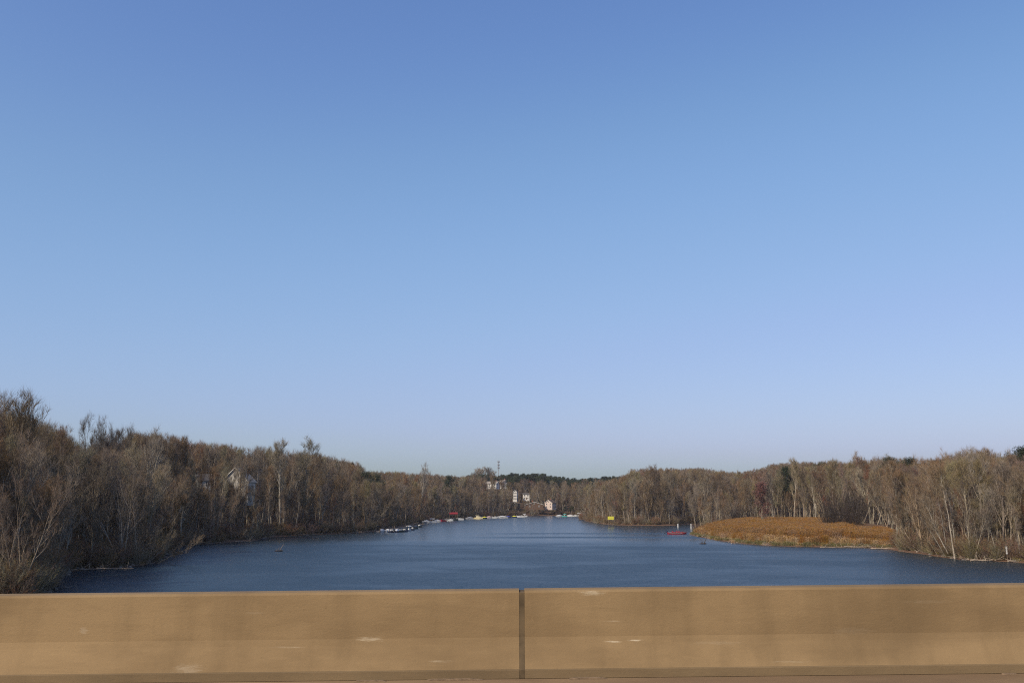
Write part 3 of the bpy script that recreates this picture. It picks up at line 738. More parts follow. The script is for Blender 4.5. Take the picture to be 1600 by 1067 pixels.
for k, (px, Y, H, lab) in enumerate([(882,925,8,'dark evergreen beside the far pink house'),(893,935,9,'dark evergreen second right of the far pink house'),(905,935,8,'dark evergreen farthest right of the far pink house')]):
    x = (px-800)/FPX*Y*cp; z = float(height(x, Y)[0]); put_tree(x, Y, max(z,.2), H, ids['pine'][k % 2], k*2.1, lab, 'evergreens by the far pink house', name='evergreen_tree', sxy=H/20*1.7)

# choose the individually built ones: those that show largest
tb = [t for t in trees if t[4] != 'bush']; bs = [t for t in trees if t[4] == 'bush']
def score(t): 
    x, y, z, H, kind, rot, d, px = t
    vis = 1.0 if d < 9 else .62 if d < 18 else .3 if d < 40 else .15
    if -30 > px or px > 1630: vis *= .2
    _, pt = proj(x, y, z+H)
    if pt < sky_py(px)+6 and y < 600: vis = max(vis, .7)
    return H/y*vis
tb.sort(key=score, reverse=True)
ind = tb[:300-nind]; rest = tb[300-nind:]
def lab_of(t):
    x, y, z, H, kind, rot, d, px = t
    _, pt = proj(x, y, z+H)
    where = 'at the waterline' if d < 4 else 'behind the waterline' if d < 10 else 'up the bank'
    if pt < sky_py(px)+6: where = 'touching the skyline'
    if kind == 'leaning' : where = ''
    size = 'lofty' if H > 23 else 'tall' if H > 19 else 'short' if H < 11 else 'smallish' if H < 14 else 'middling'
    return ' '.join(f"{size} {KD[kind]} {where} {zone(px)}".split())
for t in ind:
    x, y, z, H, kind, rot, d, px = t
    lean = None
    if kind in ('slender', 'leaning') and d < 6:      # shoreline stems reach out over the water
        g0 = 1.5; gx_ = float(sdist([x+g0],[y])[0]-sdist([x-g0],[y])[0]); lean = -math.copysign(abs(rng.normal(0,.13)), gx_)
    elif kind == 'slender': lean = rng.normal(0, .05)
    if kind == 'leaning': 
        gx_ = float(sdist([x+1.5],[y])[0]-sdist([x-1.5],[y])[0]); rot = rng.normal(0,.6) + (math.pi if gx_ > 0 else 0); lean = None
    lb = lab_of(t); side = 'left shore' if px < 660 else 'far shore' if px < 905 else 'wooded point' if px < 1140 else 'right shore'
    put_tree(x, y, z-.05, H, pick(kind), rot, lb, f'bare trees on the {side}', tilt=lean)
bs.sort(key=score, reverse=True); bi = bs[:110]; brest = bs[110:]
for t in bi:
    x, y, z, H, kind, rot, d, px = t
    put_tree(x, y, z-.05, H, pick('bush'), rot, f"{'large' if H > 4.2 else 'small'} bare bush {'hanging over the water' if d < 3 else 'on the bank'} {zone(px)}", GROUPS['bush'])

# ------------------------------------------------------------------ instancing for what nobody could count
def proto_coll(name, meshes):
    c = bpy.data.collections.new(name)
    for k, m in enumerate(meshes):
        o = bpy.data.objects.new('%s_%02d' % (name, k), m); c.objects.link(o)
    return c
TRC = proto_coll('trunk_kinds', [p['trunk'] for p in PR]); CRC = proto_coll('crown_kinds', [p['crown'] for p in PR])
def scatter(name, pts, rots, scls, kinds, colls, label, cat):
    me = bpy.data.meshes.new(name); n_ = len(pts); me.vertices.add(n_); me.vertices.foreach_set('co', np.asarray(pts, np.float32).ravel())
    for an, ty, dat, key in (('rot','FLOAT_VECTOR',rots,'vector'),('scl','FLOAT_VECTOR',scls,'vector'),('knd','INT',kinds,'value')):
        a = me.attributes.new(an, ty, 'POINT'); a.data.foreach_set(key, np.asarray(dat, np.int32 if ty == 'INT' else np.float32).ravel())
    o = bpy.data.objects.new(name, me); link(o); tag(o, label, cat, kind='stuff')
    ng = bpy.data.node_groups.new(name, 'GeometryNodeTree')
    ng.interface.new_socket('Geometry', in_out='INPUT', socket_type='NodeSocketGeometry'); ng.interface.new_socket('Geometry', in_out='OUTPUT', socket_type='NodeSocketGeometry')
    N_ = ng.nodes; L_ = ng.links; gi = N_.new('NodeGroupInput'); go = N_.new('NodeGroupOutput'); jn = N_.new('GeometryNodeJoinGeometry')
    m2p = N_.new('GeometryNodeMeshToPoints'); L_.new(gi.outputs[0], m2p.inputs[0])
    def attr(nm, ty):
        a = N_.new('GeometryNodeInputNamedAttribute'); a.data_type = ty; a.inputs['Name'].default_value = nm; return a.outputs['Attribute']
    ar, as_, ak = attr('rot','FLOAT_VECTOR'), attr('scl','FLOAT_VECTOR'), attr('knd','INT')
    e2r = N_.new('FunctionNodeEulerToRotation'); L_.new(ar, e2r.inputs[0])
    for c in colls:
        ci = N_.new('GeometryNodeCollectionInfo'); ci.inputs['Collection'].default_value = c; ci.inputs['Separate Children'].default_value = True
        ci.inputs['Reset Children'].default_value = True
        ip = N_.new('GeometryNodeInstanceOnPoints'); ip.inputs['Pick Instance'].default_value = True
        L_.new(m2p.outputs[0], ip.inputs['Points']); L_.new(ci.outputs[0], ip.inputs['Instance']); L_.new(ak, ip.inputs['Instance Index'])
        L_.new(e2r.outputs[0], ip.inputs['Rotation']); L_.new(as_, ip.inputs['Scale']); L_.new(ip.outputs[0], jn.inputs[0])
    L_.new(jn.outputs[0], go.inputs[0]); md = o.modifiers.new('scatter', 'NODES'); md.node_group = ng
    return o
def scatter_trees(name, lst, label, cat):
    P, Ro, Sc, K = [], [], [], []
    for (x, y, z, H, kind, rot, d, px) in lst:
        pid = pick(kind); s = H/PR[pid]['H']; w_ = s*rng.uniform(.85, 1.2)
        if s < .6: w_ = min(.85, s*1.4)
        P.append((x, y, z-.05)); Ro.append((rng.normal(0,.03), rng.normal(0,.03), rot)); Sc.append((w_, w_, s)); K.append(pid)
    return scatter(name, P, Ro, Sc, K, [TRC, CRC], label, cat)
scatter_trees('woodland', rest, 'bare brown woodland filling the banks behind the shoreline trees', 'woodland')
# far hill pines: one dark evergreen mass
pl = []
for k in range(420):
    px = rng.uniform(690, 990); Y = rng.uniform(1010, 1200); x = (px-800)/FPX*Y*cp
    tp = np.interp(px, [690,725,745,780,800,835,865,900,925,950,990],[747,742,738,740,737,737,741,746,744,742,744]) + rng.uniform(0,5) + (1200-Y)*.04*rng.random()
    if px < 735 and Y < 1120: continue
    z = float(height(x, Y)[0]); H = at_dist(px, tp, Y)[2]-z
    if H > 5: pl.append((x, Y, z, min(H, 34), 'pine', rng.uniform(0,6.3), 100, px))
scatter_trees('pine_wood', pl, 'dark evergreen wood covering the far hill beneath the mast', 'pine wood')
# undergrowth: bushes under the trees, thickest at the water
ul = []
for i in rng.permutation(N):
    x, y, d = Xc[i], Yc[i], dc[i]
    if d < .1 or d > (30 if y < 700 else 40) or reed_mask[i]: continue
    if rng.random() > (1. if d < 5 else .45 if d < 14 else .25): continue
    if not -60 < pxc[i] < 1660: continue
    ul.append((x, y, hc[i], rng.uniform(1.6, 4.2)*(1.2 if d < 5 else 1), 'bush', rng.uniform(0,6.3), d, pxc[i]))
    if len(ul) > 5200: break
scatter_trees('undergrowth', ul+[t for t in brest], 'tangled bare undergrowth along the foot of the banks', 'undergrowth')

# ------------------------------------------------------------------ reed bed
def make_reed(seed, n_, H, spread, m, wid=.03, lean=.12):
    rg = np.random.default_rng(seed); P = np.stack([rg.uniform(-spread,spread,n_), rg.uniform(-spread,spread,n_), np.zeros(n_)-.1],1)
    D = np.array([0,0,1.])+rg.normal(0,lean,(n_,3)); Ln = H*rg.uniform(.65,1.0,n_)
    a = blades(P, D, Ln, flat(n_, wid), rg)
    tip = P + unit(D)*Ln[:,None]*.93                      # drooping seed heads and leaf blades
    bq = blades(tip, rg.normal(0,1,D.shape)*np.array([.6,.6,.2])+np.array([0,0,.9]), flat(n_, .35*H/3.5), flat(n_, wid*2.4), rg)
    mid = P + unit(D)*(Ln*rg.uniform(.3,.85,n_))[:,None]
    c = blades(mid, D*.8+rg.normal(0,.5,D.shape), flat(n_, .55*H/3.5), flat(n_, wid), rg)
    V, T = joinm([a,bq,c]); return tri_mesh('reed', V, T, mats=[m])
RD = mat('reed_orange', (.235,.126,.038), .85, obj_var=.09); RD2 = mat('reed_straw', (.42,.285,.14), .85, obj_var=.1); RD3 = mat('marsh_grass', (.135,.125,.045), .9, obj_var=.35)
RC = proto_coll('reed_kinds', [make_reed(1,70,3.9,.9,RD), make_reed(2,70,3.9,.9,RD), make_reed(3,60,2.6,.8,RD2,.04,.2), make_reed(4,60,1.1,.8,RD3,.05,.35), make_reed(5,70,1.0,.8,RD2,.04,.4)])
P, Ro, Sc, K = [], [], [], []
nr = 70000; yr = rng.uniform(255, 475, nr); xr = rng.uniform(60, 190, nr); dr = sdist(xr, yr); pr, pyr = proj(xr, yr, .3)
mask = (dr > .2) & in_reeds(xr, yr) & (pr < 1392); xr, yr, dr, pr, pyr = xr[mask], yr[mask], dr[mask], pr[mask], pyr[mask]; hr = height_d(xr, yr, dr)
print('reed pts', len(xr))
for x, y, d, h_, p_ in list(zip(xr, yr, dr, hr, pr))[:15000]:
    if d < 1.8: k = 3 if rng.random() < .8 else 4; s = rng.uniform(.6,1.2)
    elif d < 5.5: k = 2 if rng.random() < .45+.3*math.sin(x*.35) else 0; s = rng.uniform(.6,.95)
    else: k = int(rng.integers(0,2)); s = rng.uniform(.82,1.08)
    if d < 5.5 and k == 0: s *= .8
    if p_ > 1330: s *= .75
    if p_ < 1170: s *= .5 + .5*np.clip((p_-1078)/92, 0, 1)
    if y > 380 and d > 6: s *= 1.05
    P.append((x, y, min(h_, 1.2))); Ro.append((0,0,rng.uniform(0,6.3))); Sc.append((1,1,s)); K.append(k)
scatter('reed_bed', P, Ro, Sc, K, [RC], 'tall orange brown reed bed with a straw coloured front on the right shore', 'reeds')
# shoreline litter: low dead grass on the point and the sand spit
P, Ro, Sc, K = [], [], [], []
for i in rng.permutation(N)[:60000]:
    x, y, d = Xc[i], Yc[i], dc[i]
    if not (.05 < d < 5) or reed_mask[i] or y > 620: continue
    P.append((x, y, hc[i])); Ro.append((0,0,rng.uniform(0,6.3))); s = rng.uniform(.5,1.1); Sc.append((1,1,s)); K.append(4 if rng.random() < .25 else 3)
scatter('bank_grass', P, Ro, Sc, K, [RC], 'low dead grass at the foot of the wooded banks', 'grass')

# stones and broken wood along the waterline
M_STONE = mat('shore_stone', (.20,.165,.13), .9, .5, 2, obj_var=.3)
def rock_mesh(seed):
    rg = np.random.default_rng(seed); mb = MB(); mb.dome((0,0,-.1),(.5,.38,.34),3,7); 
    me = bpy.data.meshes.new('stone'); me.from_pydata([tuple(np.array(v)*rg.uniform(.8,1.2)) for v in mb.v], [], mb.f); me.materials.append(M_STONE); me.update(); return me
def stick_mesh(seed):
    rg = np.random.default_rng(seed); mb = MB()
    for k in range(4):
        a = rg.uniform(0,6.3); l_ = rg.uniform(.8,2.2); mb.tube((0,0,.05),(math.cos(a)*l_, math.sin(a)*l_, rg.uniform(.1,.9)), .06,.03,5)
    me = bpy.data.meshes.new('stick'); me.from_pydata(mb.v, [], mb.f); me.materials.append(M_DRIFT_); me.update(); return me
M_DRIFT_ = mat('dead_branch', (.33,.27,.20), .9, .4, 3, obj_var=.35)
SHC = proto_coll('shore_litter_kinds', [rock_mesh(1), rock_mesh(2), stick_mesh(3), stick_mesh(4)])
P, Ro, Sc, K = [], [], [], []
for i in rng.permutation(N):
    x, y, d = Xc[i], Yc[i], dc[i]
    if not (-.3 < d < 1.6) or y > 650: continue
    if reed_mask[i] and rng.random() < .6: continue
    for q in range(2):
        xx, yy_ = x+rng.normal(0,1.2), y+rng.normal(0,.5); s_ = rng.uniform(.4,1.3)
        P.append((xx, yy_, max(.0, hc[i]*.6))); Ro.append((0,0,rng.uniform(0,6.3))); Sc.append((s_,s_,s_)); K.append(int(rng.integers(0,4)))
scatter('shore_litter', P, Ro, Sc, K, [SHC], 'stones and broken branches scattered along the waterline', 'litter')

# ------------------------------------------------------------------ air
hz_m = bpy.data.materials.new('haze_air'); hz_m.use_nodes = True; n = hz_m.node_tree.nodes; n.remove(n['Principled BSDF'])
pv = n.new('ShaderNodeVolumePrincipled'); pv.inputs['Color'].default_value = (.86,.90,1,1); pv.inputs['Density'].default_value = HAZE
hz_m.node_tree.links.new(pv.outputs[0], n['Material Output'].inputs['Volume'])
hb = MB().box((0,0,29.5),(18000,18000,75)).build('haze', hz_m); tag(hb, 'thin haze lying over the lake and the woods', kind='stuff')

# ------------------------------------------------------------------ houses
M_WHITE = mat('white_siding', (.50,.465,.41), .75, .3, 1.2); M_WHITE2 = mat('bright_siding', (.68,.65,.60), .7, .15, 1.2); M_TAN = mat('pinkish_siding', (.62,.50,.43), .75, .15, 1.2); M_GREY = mat('grey_shingles', (.30,.265,.225), .9, .4, 1.5)
M_BRN = mat('brown_siding', (.14,.085,.055), .85, .3, 2); M_ROOF = mat('dark_shingles', (.105,.095,.088), .9, .35, 2); M_ROOFB = mat('brown_shingles', (.12,.08,.06), .9, .35, 2)
M_GLASS = mat('window_glass', (.03,.04,.05), .08, spec=.6); M_TRIM = mat('white_trim', (.56,.53,.48), .6); M_BRICK = mat('brick_red', (.25,.10,.07), .9, .3, 4)
M_WOOD = mat('weathered_wood', (.22,.165,.115), .9, .4, 3)
def house(x, y, z, rz, w_, d_, h_, rise, wall, roof, label, wins=3, floors=2, chimney=True, deck=False, group='houses on the far hillside'):
    r = empty('house', (x, y, z), rz); tag(r, label, 'house', group)
    mb = MB(); mb.prism([(-d_/2,-1.5),(d_/2,-1.5),(d_/2,h_),(0,h_+rise),(-d_/2,h_)], 'x', -w_/2, w_/2); mb.build('wall', wall, r)
    for s in (-1, 1):
        ov = .5; L_ = math.hypot(d_/2, rise); ux, uz = (d_/2)/L_, rise/L_
        a = (s*0, h_+rise+.16); e_ = (s*(d_/2+ov*ux), h_-ov*uz+.16)
        poly = [(a[0], a[1]), (e_[0], e_[1]), (e_[0], e_[1]-.14), (a[0], a[1]-.14)]
        rp = MB().prism(poly, 'x', -w_/2-.45, w_/2+.45).build('roof_slope', roof, r)
        f = MB()
        for sx_ in (-1, 1):
            xx = sx_*(w_/2+.47)
            f.prism([(a[0], a[1]+.02), (e_[0], e_[1]+.02), (e_[0], e_[1]-.3), (a[0], a[1]-.3)], 'x', xx-.04, xx+.04)
        f.build('bargeboard', M_TRIM, rp)
    def win(cx, cy, cz, ww, wh, face):
        fr = MB(); pn = MB(); t = .12
        if face == 'y': 
            fr.box((cx, cy, cz), (ww+.25, t, wh+.25)); pn.box((cx, cy+math.copysign(.065, cy), cz), (ww, .05, wh))
            fr.box((cx, cy+math.copysign(.1, cy), cz), (.07, .05, wh)); fr.box((cx, cy+math.copysign(.1, cy), cz), (ww, .045, .07))
        else: 
            fr.box((cx, cy, cz), (t, ww+.25, wh+.25)); pn.box((cx+math.copysign(.065, cx), cy, cz), (.05, ww, wh))
            fr.box((cx+math.copysign(.1, cx), cy, cz), (.05, .07, wh)); fr.box((cx+math.copysign(.1, cx), cy, cz), (.045, ww, .07))
        f = fr.build('window', M_TRIM, r); pn.build('pane', M_GLASS, f)
    fh = h_/floors
    for fl in range(floors):
        for k in range(wins):
            win(-w_/2+w_*(k+.5)/wins, -d_/2, fh*(fl+.55), 1.1, 1.35, 'y')
        for sx_ in (-1, 1):
            for k in range(2): win(sx_*w_/2, -d_/4+d_/2*k, fh*(fl+.55), 1.0, 1.35, 'x')
    for sx_ in (-1, 1): win(sx_*w_/2, 0, h_+rise*.35, .8, .9, 'x')
    dr_ = MB().box((w_*.5/wins*0+.0+w_*.02, -d_/2-.04, 1.05), (1.0, .1, 2.1)).build('door', M_BRN, r)
    if chimney:
        MB().box((w_*.28, d_*.12, h_+rise*.8), (.9,.9,rise*1.2+1)).build('chimney', M_BRICK, r)
    if deck:
        db = MB(); db.box((0, -d_/2-1.8, fh-.1), (w_*.8, 3.4, .2))
        db.build('deck', M_WOOD, r)
        for sx_ in (-1, 0, 1): MB().tube((sx_*w_*.37, -d_/2-3.3, -1.5), (sx_*w_*.37, -d_/2-3.3, fh+.9), .12).build('deck_post', M_WOOD, r)
        MB().box((0, -d_/2-3.35, fh+.9), (w_*.8, .1, .12)).build('railing', M_TRIM, r)
    return r
def hz(px, py, Y): p = at_dist(px, py, Y); return p[0], p[1], p[2]
def place_house(px, py_eave_top, Y, h_, rise, **kw):
    x, y, zt = hz(px, py_eave_top, Y); house(x, y, zt-h_-rise, h_=h_, rise=rise, **kw)
place_house(374, 731, 330, 6.5, 4.6, rz=R(-98), w_=6, d_=9.5, wall=M_WHITE, roof=M_GREY, chimney=False, label='grey roofed white house half hidden by trees on the left hillside', group='houses on the left hillside')
place_house(318, 741, 345, 6.0, 2.0, rz=R(25), w_=4.5, d_=6, wall=M_WHITE, roof=M_ROOF, label='narrow white house glimpsed between trunks, left of the grey roofed house', wins=2, chimney=False, group='houses on the left hillside')
place_house(770, 752, 1000, 4.5, 2.4, rz=R(-30), w_=13, d_=8, wall=M_WHITE2, roof=M_GREY, label='long white house highest on the far hill, left of its neighbour', wins=4)
place_house(786, 750, 1015, 4.6, 3.0, rz=R(-58), w_=8, d_=8, wall=M_WHITE2, roof=M_GREY, label='white gabled house at the top of the far hill under the mast')
place_house(805.5, 765.5, 962, 8.2, 1.8, rz=R(80), w_=7.0, d_=3.8, wall=M_WHITE2, roof=M_ROOF, label='tall narrow white house in the middle of the far hillside', wins=2, floors=3, chimney=False)
place_house(823, 770, 975, 5.2, 1.3, rz=R(-10), w_=6.4, d_=6, wall=M_WHITE2, roof=M_ROOF, label='small square white house right of the tall narrow one', wins=2, chimney=False)
place_house(800, 784, 935, 3.2, 1.7, rz=R(75), w_=10, d_=13, wall=M_BRN, roof=M_ROOFB, label='low brown house with wide pale trimmed gable near the far shore', wins=2, floors=1, deck=False)
place_house(835, 784, 925, 3.2, 2.6, rz=R(88), w_=10, d_=17, wall=M_BRN, roof=M_ROOFB, label='dark brown house with broad shallow gable on the far shore', floors=1, deck=False)
place_house(860, 781, 932, 5.2, 2.6, rz=R(60), w_=8, d_=8, wall=M_TAN, roof=M_ROOFB, label='pinkish two storey house on the far shore beside dark evergreens')
place_house(815, 757, 1030, 3, 2, rz=R(-35), w_=9, d_=7, wall=M_GREY, roof=M_GREY, label='grey roofed house set in the pines on the far hill', floors=1, wins=2)
# communication mast
x, y, zt = hz(779, 720, 1180); zb = 27
mr_ = empty('communication_mast', (x, y, zb)); tag(mr_, 'tall grey communication mast rising above the far hill', 'mast')
M_STEEL = mat('mast_steel', (.30,.31,.33), .6, metallic=.3)
mb = MB(); H_ = zt-zb
mb.tube((0,0,0),(0,0,H_*.97),.55,.28,8); mb.build('pole', M_STEEL, mr_)
for zz in (H_*.97, H_*.86, H_*.76):
    fr = MB()
    for k in range(6):
        a = k*math.pi/3; fr.box((math.cos(a)*1.3, math.sin(a)*1.3, zz), (.4,.4,2.2), a)
        fr.tube((0,0,zz),(math.cos(a)*1.3, math.sin(a)*1.3, zz),.09,n=4)
    fr.build('antenna_ring', M_STEEL, mr_)
MB().tube((0,0,H_*.96),(0,0,H_+1.5),.08,n=5).build('lightning_rod', M_STEEL, mr_)

# ------------------------------------------------------------------ boats and docks
def paint(nm, c, r=.35): return mat(nm, c, r, .12, 1.5, spec=.5)
P_WH = paint('white_gelcoat', (.62,.62,.60)); P_CR = paint('cream_paint', (.72,.62,.36)); P_RD = paint('red_paint', (.33,.028,.045)); P_NV = paint('navy_paint', (.02,.03,.07))
P_BL = mat('blue_canvas', (.03,.045,.30), .8, .2, 3); P_GR = paint('grey_paint', (.30,.31,.33)); P_TL = mat('teal_canvas', (.07,.36,.32), .8); P_YL = mat('yellow_plastic', (.62,.58,.06), .6)
P_BK = mat('black_plastic', (.02,.02,.022), .4); P_RC = mat('red_canvas', (.24,.022,.03), .85); P_CV = mat('white_canvas', (.55,.55,.54), .85, .15, 2); P_DG = paint('dark_green_paint', (.03,.05,.045)); P_PK = mat('pink_canvas', (.5,.36,.34), .85)
P_VI = mat('clear_windscreen', (.12,.15,.18), .1, spec=.6)
def hull_mesh(L_, W, Hh, mb, bow=.9):
    st = 10; rows = []
    for k in range(st):
        t = k/(st-1); w2 = W/2*min(1, (1-t**3.2)**.8 if t > .35 else .94+.06*t/.35); w2 = max(w2, .02); sh = Hh*(1+.28*t*t); kz = -.22+.30*max(0, t-.72)/.28*bow
        x_ = -L_/2+L_*t; rows.append([(x_,-w2,sh),(x_,-w2*.86,kz+.16),(x_,0,kz),(x_,w2*.86,kz+.16),(x_,w2,sh),(x_,w2*.86,sh),(x_,w2*.8,sh-.3*Hh),(x_,-w2*.8,sh-.3*Hh),(x_,-w2*.86,sh)])
    n_ = 9; vs = [p for r_ in rows for p in r_]; fs = [(k*n_+j, k*n_+(j+1) % n_, (k+1)*n_+(j+1) % n_, (k+1)*n_+j) for k in range(st-1) for j in range(n_)]
    fs += [tuple(range(n_))[::-1], tuple(range((st-1)*n_, st*n_))]; mb.add(vs, fs)
def boat(x, y, rz, L_, W, Hh, hullm, label, style='open', top=None, motor=P_BK, name='motorboat', group='boats moored along the docks', tilt_motor=.9, stripe=None):
    r = empty(name, (x, y, .05), rz); tag(r, label, 'boat', group)
    mb = MB(); hull_mesh(L_, W, Hh, mb); mb.build('hull', hullm, r, bevel=0)
    if stripe:
        mb = MB()
        for s in (-1, 1): mb.box((-L_*.1, s*(W/2*.975), Hh*.72), (L_*.7,.05,Hh*.14))
        mb.build('stripe', stripe, r)
    if motor:
        ob = MB(); bx_ = -L_/2-.25
        ob.box((bx_, 0, Hh*.9+.35), (.5,.42,.6), taper=.75)
        o1 = ob.build('outboard_motor', motor, r)
        c, s_ = math.cos(tilt_motor), math.sin(tilt_motor)
        lg = MB(); lg.tube((bx_,0,Hh*.9+.1),(bx_-.95*s_,0,Hh*.9+.1-.95*c),.10,.07,6); lg.box((bx_-.98*s_,0,Hh*.9+.05-.95*c),(.35,.08,.18)); lg.build('drive_leg', P_BK, o1)
    if style in ('open', 'bass'):
        for sx_ in (-.22, .02): 
            mb = MB(); mb.box((L_*sx_, 0, Hh+.1), (.5, W*.35, .22)); mb.box((L_*sx_-.25, 0, Hh+.35), (.14, W*.35, .5)); mb.build('seat', P_CV if style == 'open' else P_RD, r)
        mb = MB(); mb.box((L_*.12, W*.2, Hh+.15), (.45, .55, .6), taper=.8); mb.build('console', hullm, r)
        mb = MB(); mb.add([(L_*.14,W*.02,Hh+.42),(L_*.14,W*.38,Hh+.42),(L_*.10,W*.36,Hh+.78),(L_*.10,W*.04,Hh+.78),(L_*.13,W*.02,Hh+.42),(L_*.13,W*.38,Hh+.42),(L_*.09,W*.36,Hh+.78),(L_*.09,W*.04,Hh+.78)],
               [(0,1,2,3),(7,6,5,4),(0,4,5,1),(1,5,6,2),(2,6,7,3),(3,7,4,0)]); mb.build('windscreen', P_VI, r)
        if style == 'bass':
            mb = MB(); mb.box((L_*.30,0,Hh*1.02),(L_*.28,W*.55,.10)); mb.box((-L_*.38,0,Hh*.95),(L_*.16,W*.7,.10)); mb.build('casting_deck', P_GR, r)
            mb = MB(); mb.tube((L_*.44,0,Hh*1.1),(L_*.27,.1,Hh*1.1+.35),.05,n=6); mb.box((L_*.45,0,Hh*1.15),(.35,.16,.16)); mb.build('trolling_motor', P_BK, r)
    if style == 'cover':
        mb = MB(); n_ = 7; vs = []; prof = [(-L_*.5,.1),(-L_*.3,.55),(-L_*.05,.9),(L_*.12,.8),(L_*.3,.35),(L_*.44,.1)]
        for (xx, hh) in prof:
            w2 = W/2*1.03*(1 if xx < L_*.2 else .75 if xx < L_*.35 else .35); z0 = Hh*(1+.28*((xx/L_)+.5)**2)-.05
            for j_ in range(n_):
                a = math.pi*j_/(n_-1); vs.append((xx, -math.cos(a)*w2, z0+math.sin(a)**.8*hh*.8+.02))
        fs = [(k*n_+j_, k*n_+j_+1, (k+1)*n_+j_+1, (k+1)*n_+j_) for k in range(len(prof)-1) for j_ in range(n_-1)]
        fs += [tuple(range(n_))[::-1], tuple(range((len(prof)-1)*n_, len(prof)*n_))]
        mb.add(vs, fs); mb.build('canvas_cover', top or P_CV, r, smooth=True)
    if style == 'cabin':
        mb = MB(); mb.box((L_*.06,0,Hh+.35),(L_*.5,W*.74,.85), taper=.86); cab = mb.build('cabin', hullm, r)
        for s in (-1, 1):
            for k in range(3): MB().box((L_*.06-1.0+k*1.0, s*W*.355, Hh+.42), (.7,.06,.32)).build('window', P_VI, cab)
        mb = MB(); mb.box((-L_*.05,0,Hh+1.1),(L_*.30,W*.62,.75), taper=.88); fb = mb.build('wheelhouse', hullm, r); MB().box((-L_*.05,0,Hh+1.15),(L_*.285,W*.60+.05,.32)).build('window', P_VI, fb)
        MB().box((-L_*.07,0,Hh+1.56),(L_*.36,W*.7,.1)).build('cabin_roof', top or hullm, r)
        mb = MB()
        for k in range(6):
            t = k/5; xx = L_*(.28+.2*t); mb.tube((xx, W*.42*(1-t), Hh*1.2),(xx, W*.42*(1-t), Hh*1.2+.6),.025,n=4); mb.tube((xx, -W*.42*(1-t), Hh*1.2),(xx, -W*.42*(1-t), Hh*1.2+.6),.025,n=4)
        mb.build('bow_rail', M_STEEL, r)
    if style == 'canopy':
        mb = MB()
        for sx_ in (-.25, .15):
            for s in (-1, 1): mb.tube((L_*sx_, s*W*.42, Hh),(L_*sx_, s*W*.42, Hh+1.5),.04,n=5)
        mb.build('canopy_frame', M_STEEL, r)
        mb = MB(); pts = [(-W*.52,Hh+1.35),(-W*.3,Hh+1.6),(0,Hh+1.7),(W*.3,Hh+1.6),(W*.52,Hh+1.35),(W*.5,Hh+1.28),(0,Hh+1.6),(-W*.5,Hh+1.28)]
        mb.prism(pts, 'x', -L_*.34, L_*.22); mb.build('canopy', top or P_CV, r)
        MB().box((L_*.0, 0, Hh+.2), (.6, W*.4, .7), taper=.8).build('console', P_WH, r)
    return r
def gpt(px, py): return ground(px, py)
def dock(pa, pb, wd, label, piles=6, ph=1.6, name='floating_dock', pm=M_WOOD, group='docks on the left and far shores'):
    a, b_ = np.array(gpt(*pa)), np.array(gpt(*pb)); L_ = np.linalg.norm(b_-a); ang = math.atan2(b_[1]-a[1], b_[0]-a[0])
    r = empty(name, (a[0], a[1], 0), ang); tag(r, label, 'dock', group)
    n_ = max(2, min(40, int(L_/1.2)))
    me = None
    for k in range(n_):
        if me is None: o_ = MB().box((0,0,0), (L_/n_-.06, wd, .12)).build('deck_board', M_WOOD, r); me = o_.data
        else: o_ = bpy.data.objects.new('deck_board', me); link(o_, r)
        o_.location = ((k+.5)*L_/n_, 0, .52+.01*(k % 2))
    f = MB().box((L_/2,0,.3),(L_,wd*.85,.30)).build('float', P_GR, r)
    pm_ = None
    for k in range(piles):
        if pm_ is None: o_ = MB().tube((0,0,-1.5),(0,0,ph),.13,.12,7).build('pile', pm, r); pm_ = o_.data
        else: o_ = bpy.data.objects.new('pile', pm_); link(o_, r)
        o_.location = (L_*k/(piles-1), (wd/2+.16)*(1 if k % 2 else -1), 0); o_.scale.z = random.uniform(.8, 1.25)
    return r
# crowded small boat dock by the left shore
dock((590,831.6),(664,819.5), 1.6, 'low floating dock crowded with small boats on the left shore', 10, 1.9)
small = [(597,831.2,2.6,'cover',P_WH,P_CV,P_BK,'white covered rowing boat at the left end of the crowded dock'),
 (606,831.0,2.4,'cover',P_WH,P_CV,None,'rounded white covered boat second from the left end of the crowded dock'),
 (613,831.6,3.6,'open',P_NV,None,P_WH,'dark small boat with white tilted motor at the crowded dock'),
 (620,831.5,3.6,'cover',P_NV,P_WH,P_BK,'dark hulled boat with peaked white cover at the crowded dock'),
 (627,831.0,3.8,'open',P_DG,None,P_WH,'dark green small boat with white seats at the crowded dock'),
 (633,830.6,3.8,'open',P_NV,None,P_WH,'navy small boat with white motor in the right half of the crowded dock'),
 (639,829.6,3.6,'canopy',P_WH,P_CV,P_BK,'white boat with pale canopy in the right half of the crowded dock'),
 (645,828.3,3.8,'open',P_NV,None,P_BK,'black motored navy boat near the right end of the crowded dock'),
 (650,826.0,3.6,'cover',P_DG,P_BK,P_BK,'black covered boat at the right end of the crowded dock'),
 (656,823.5,3.4,'open',P_DG,None,P_BK,'dark open boat tied behind the right end of the crowded dock')]
for k, (px, py, L_, stl, hm, top, mo, lab) in enumerate(small):
    x, y = gpt(px, py); boat(x, y, R(62+random.uniform(-14,14)), L_*1.05, 1.5, .62, hm, lab, stl, top, mo, group='small boats at the crowded dock', name='small_boat')
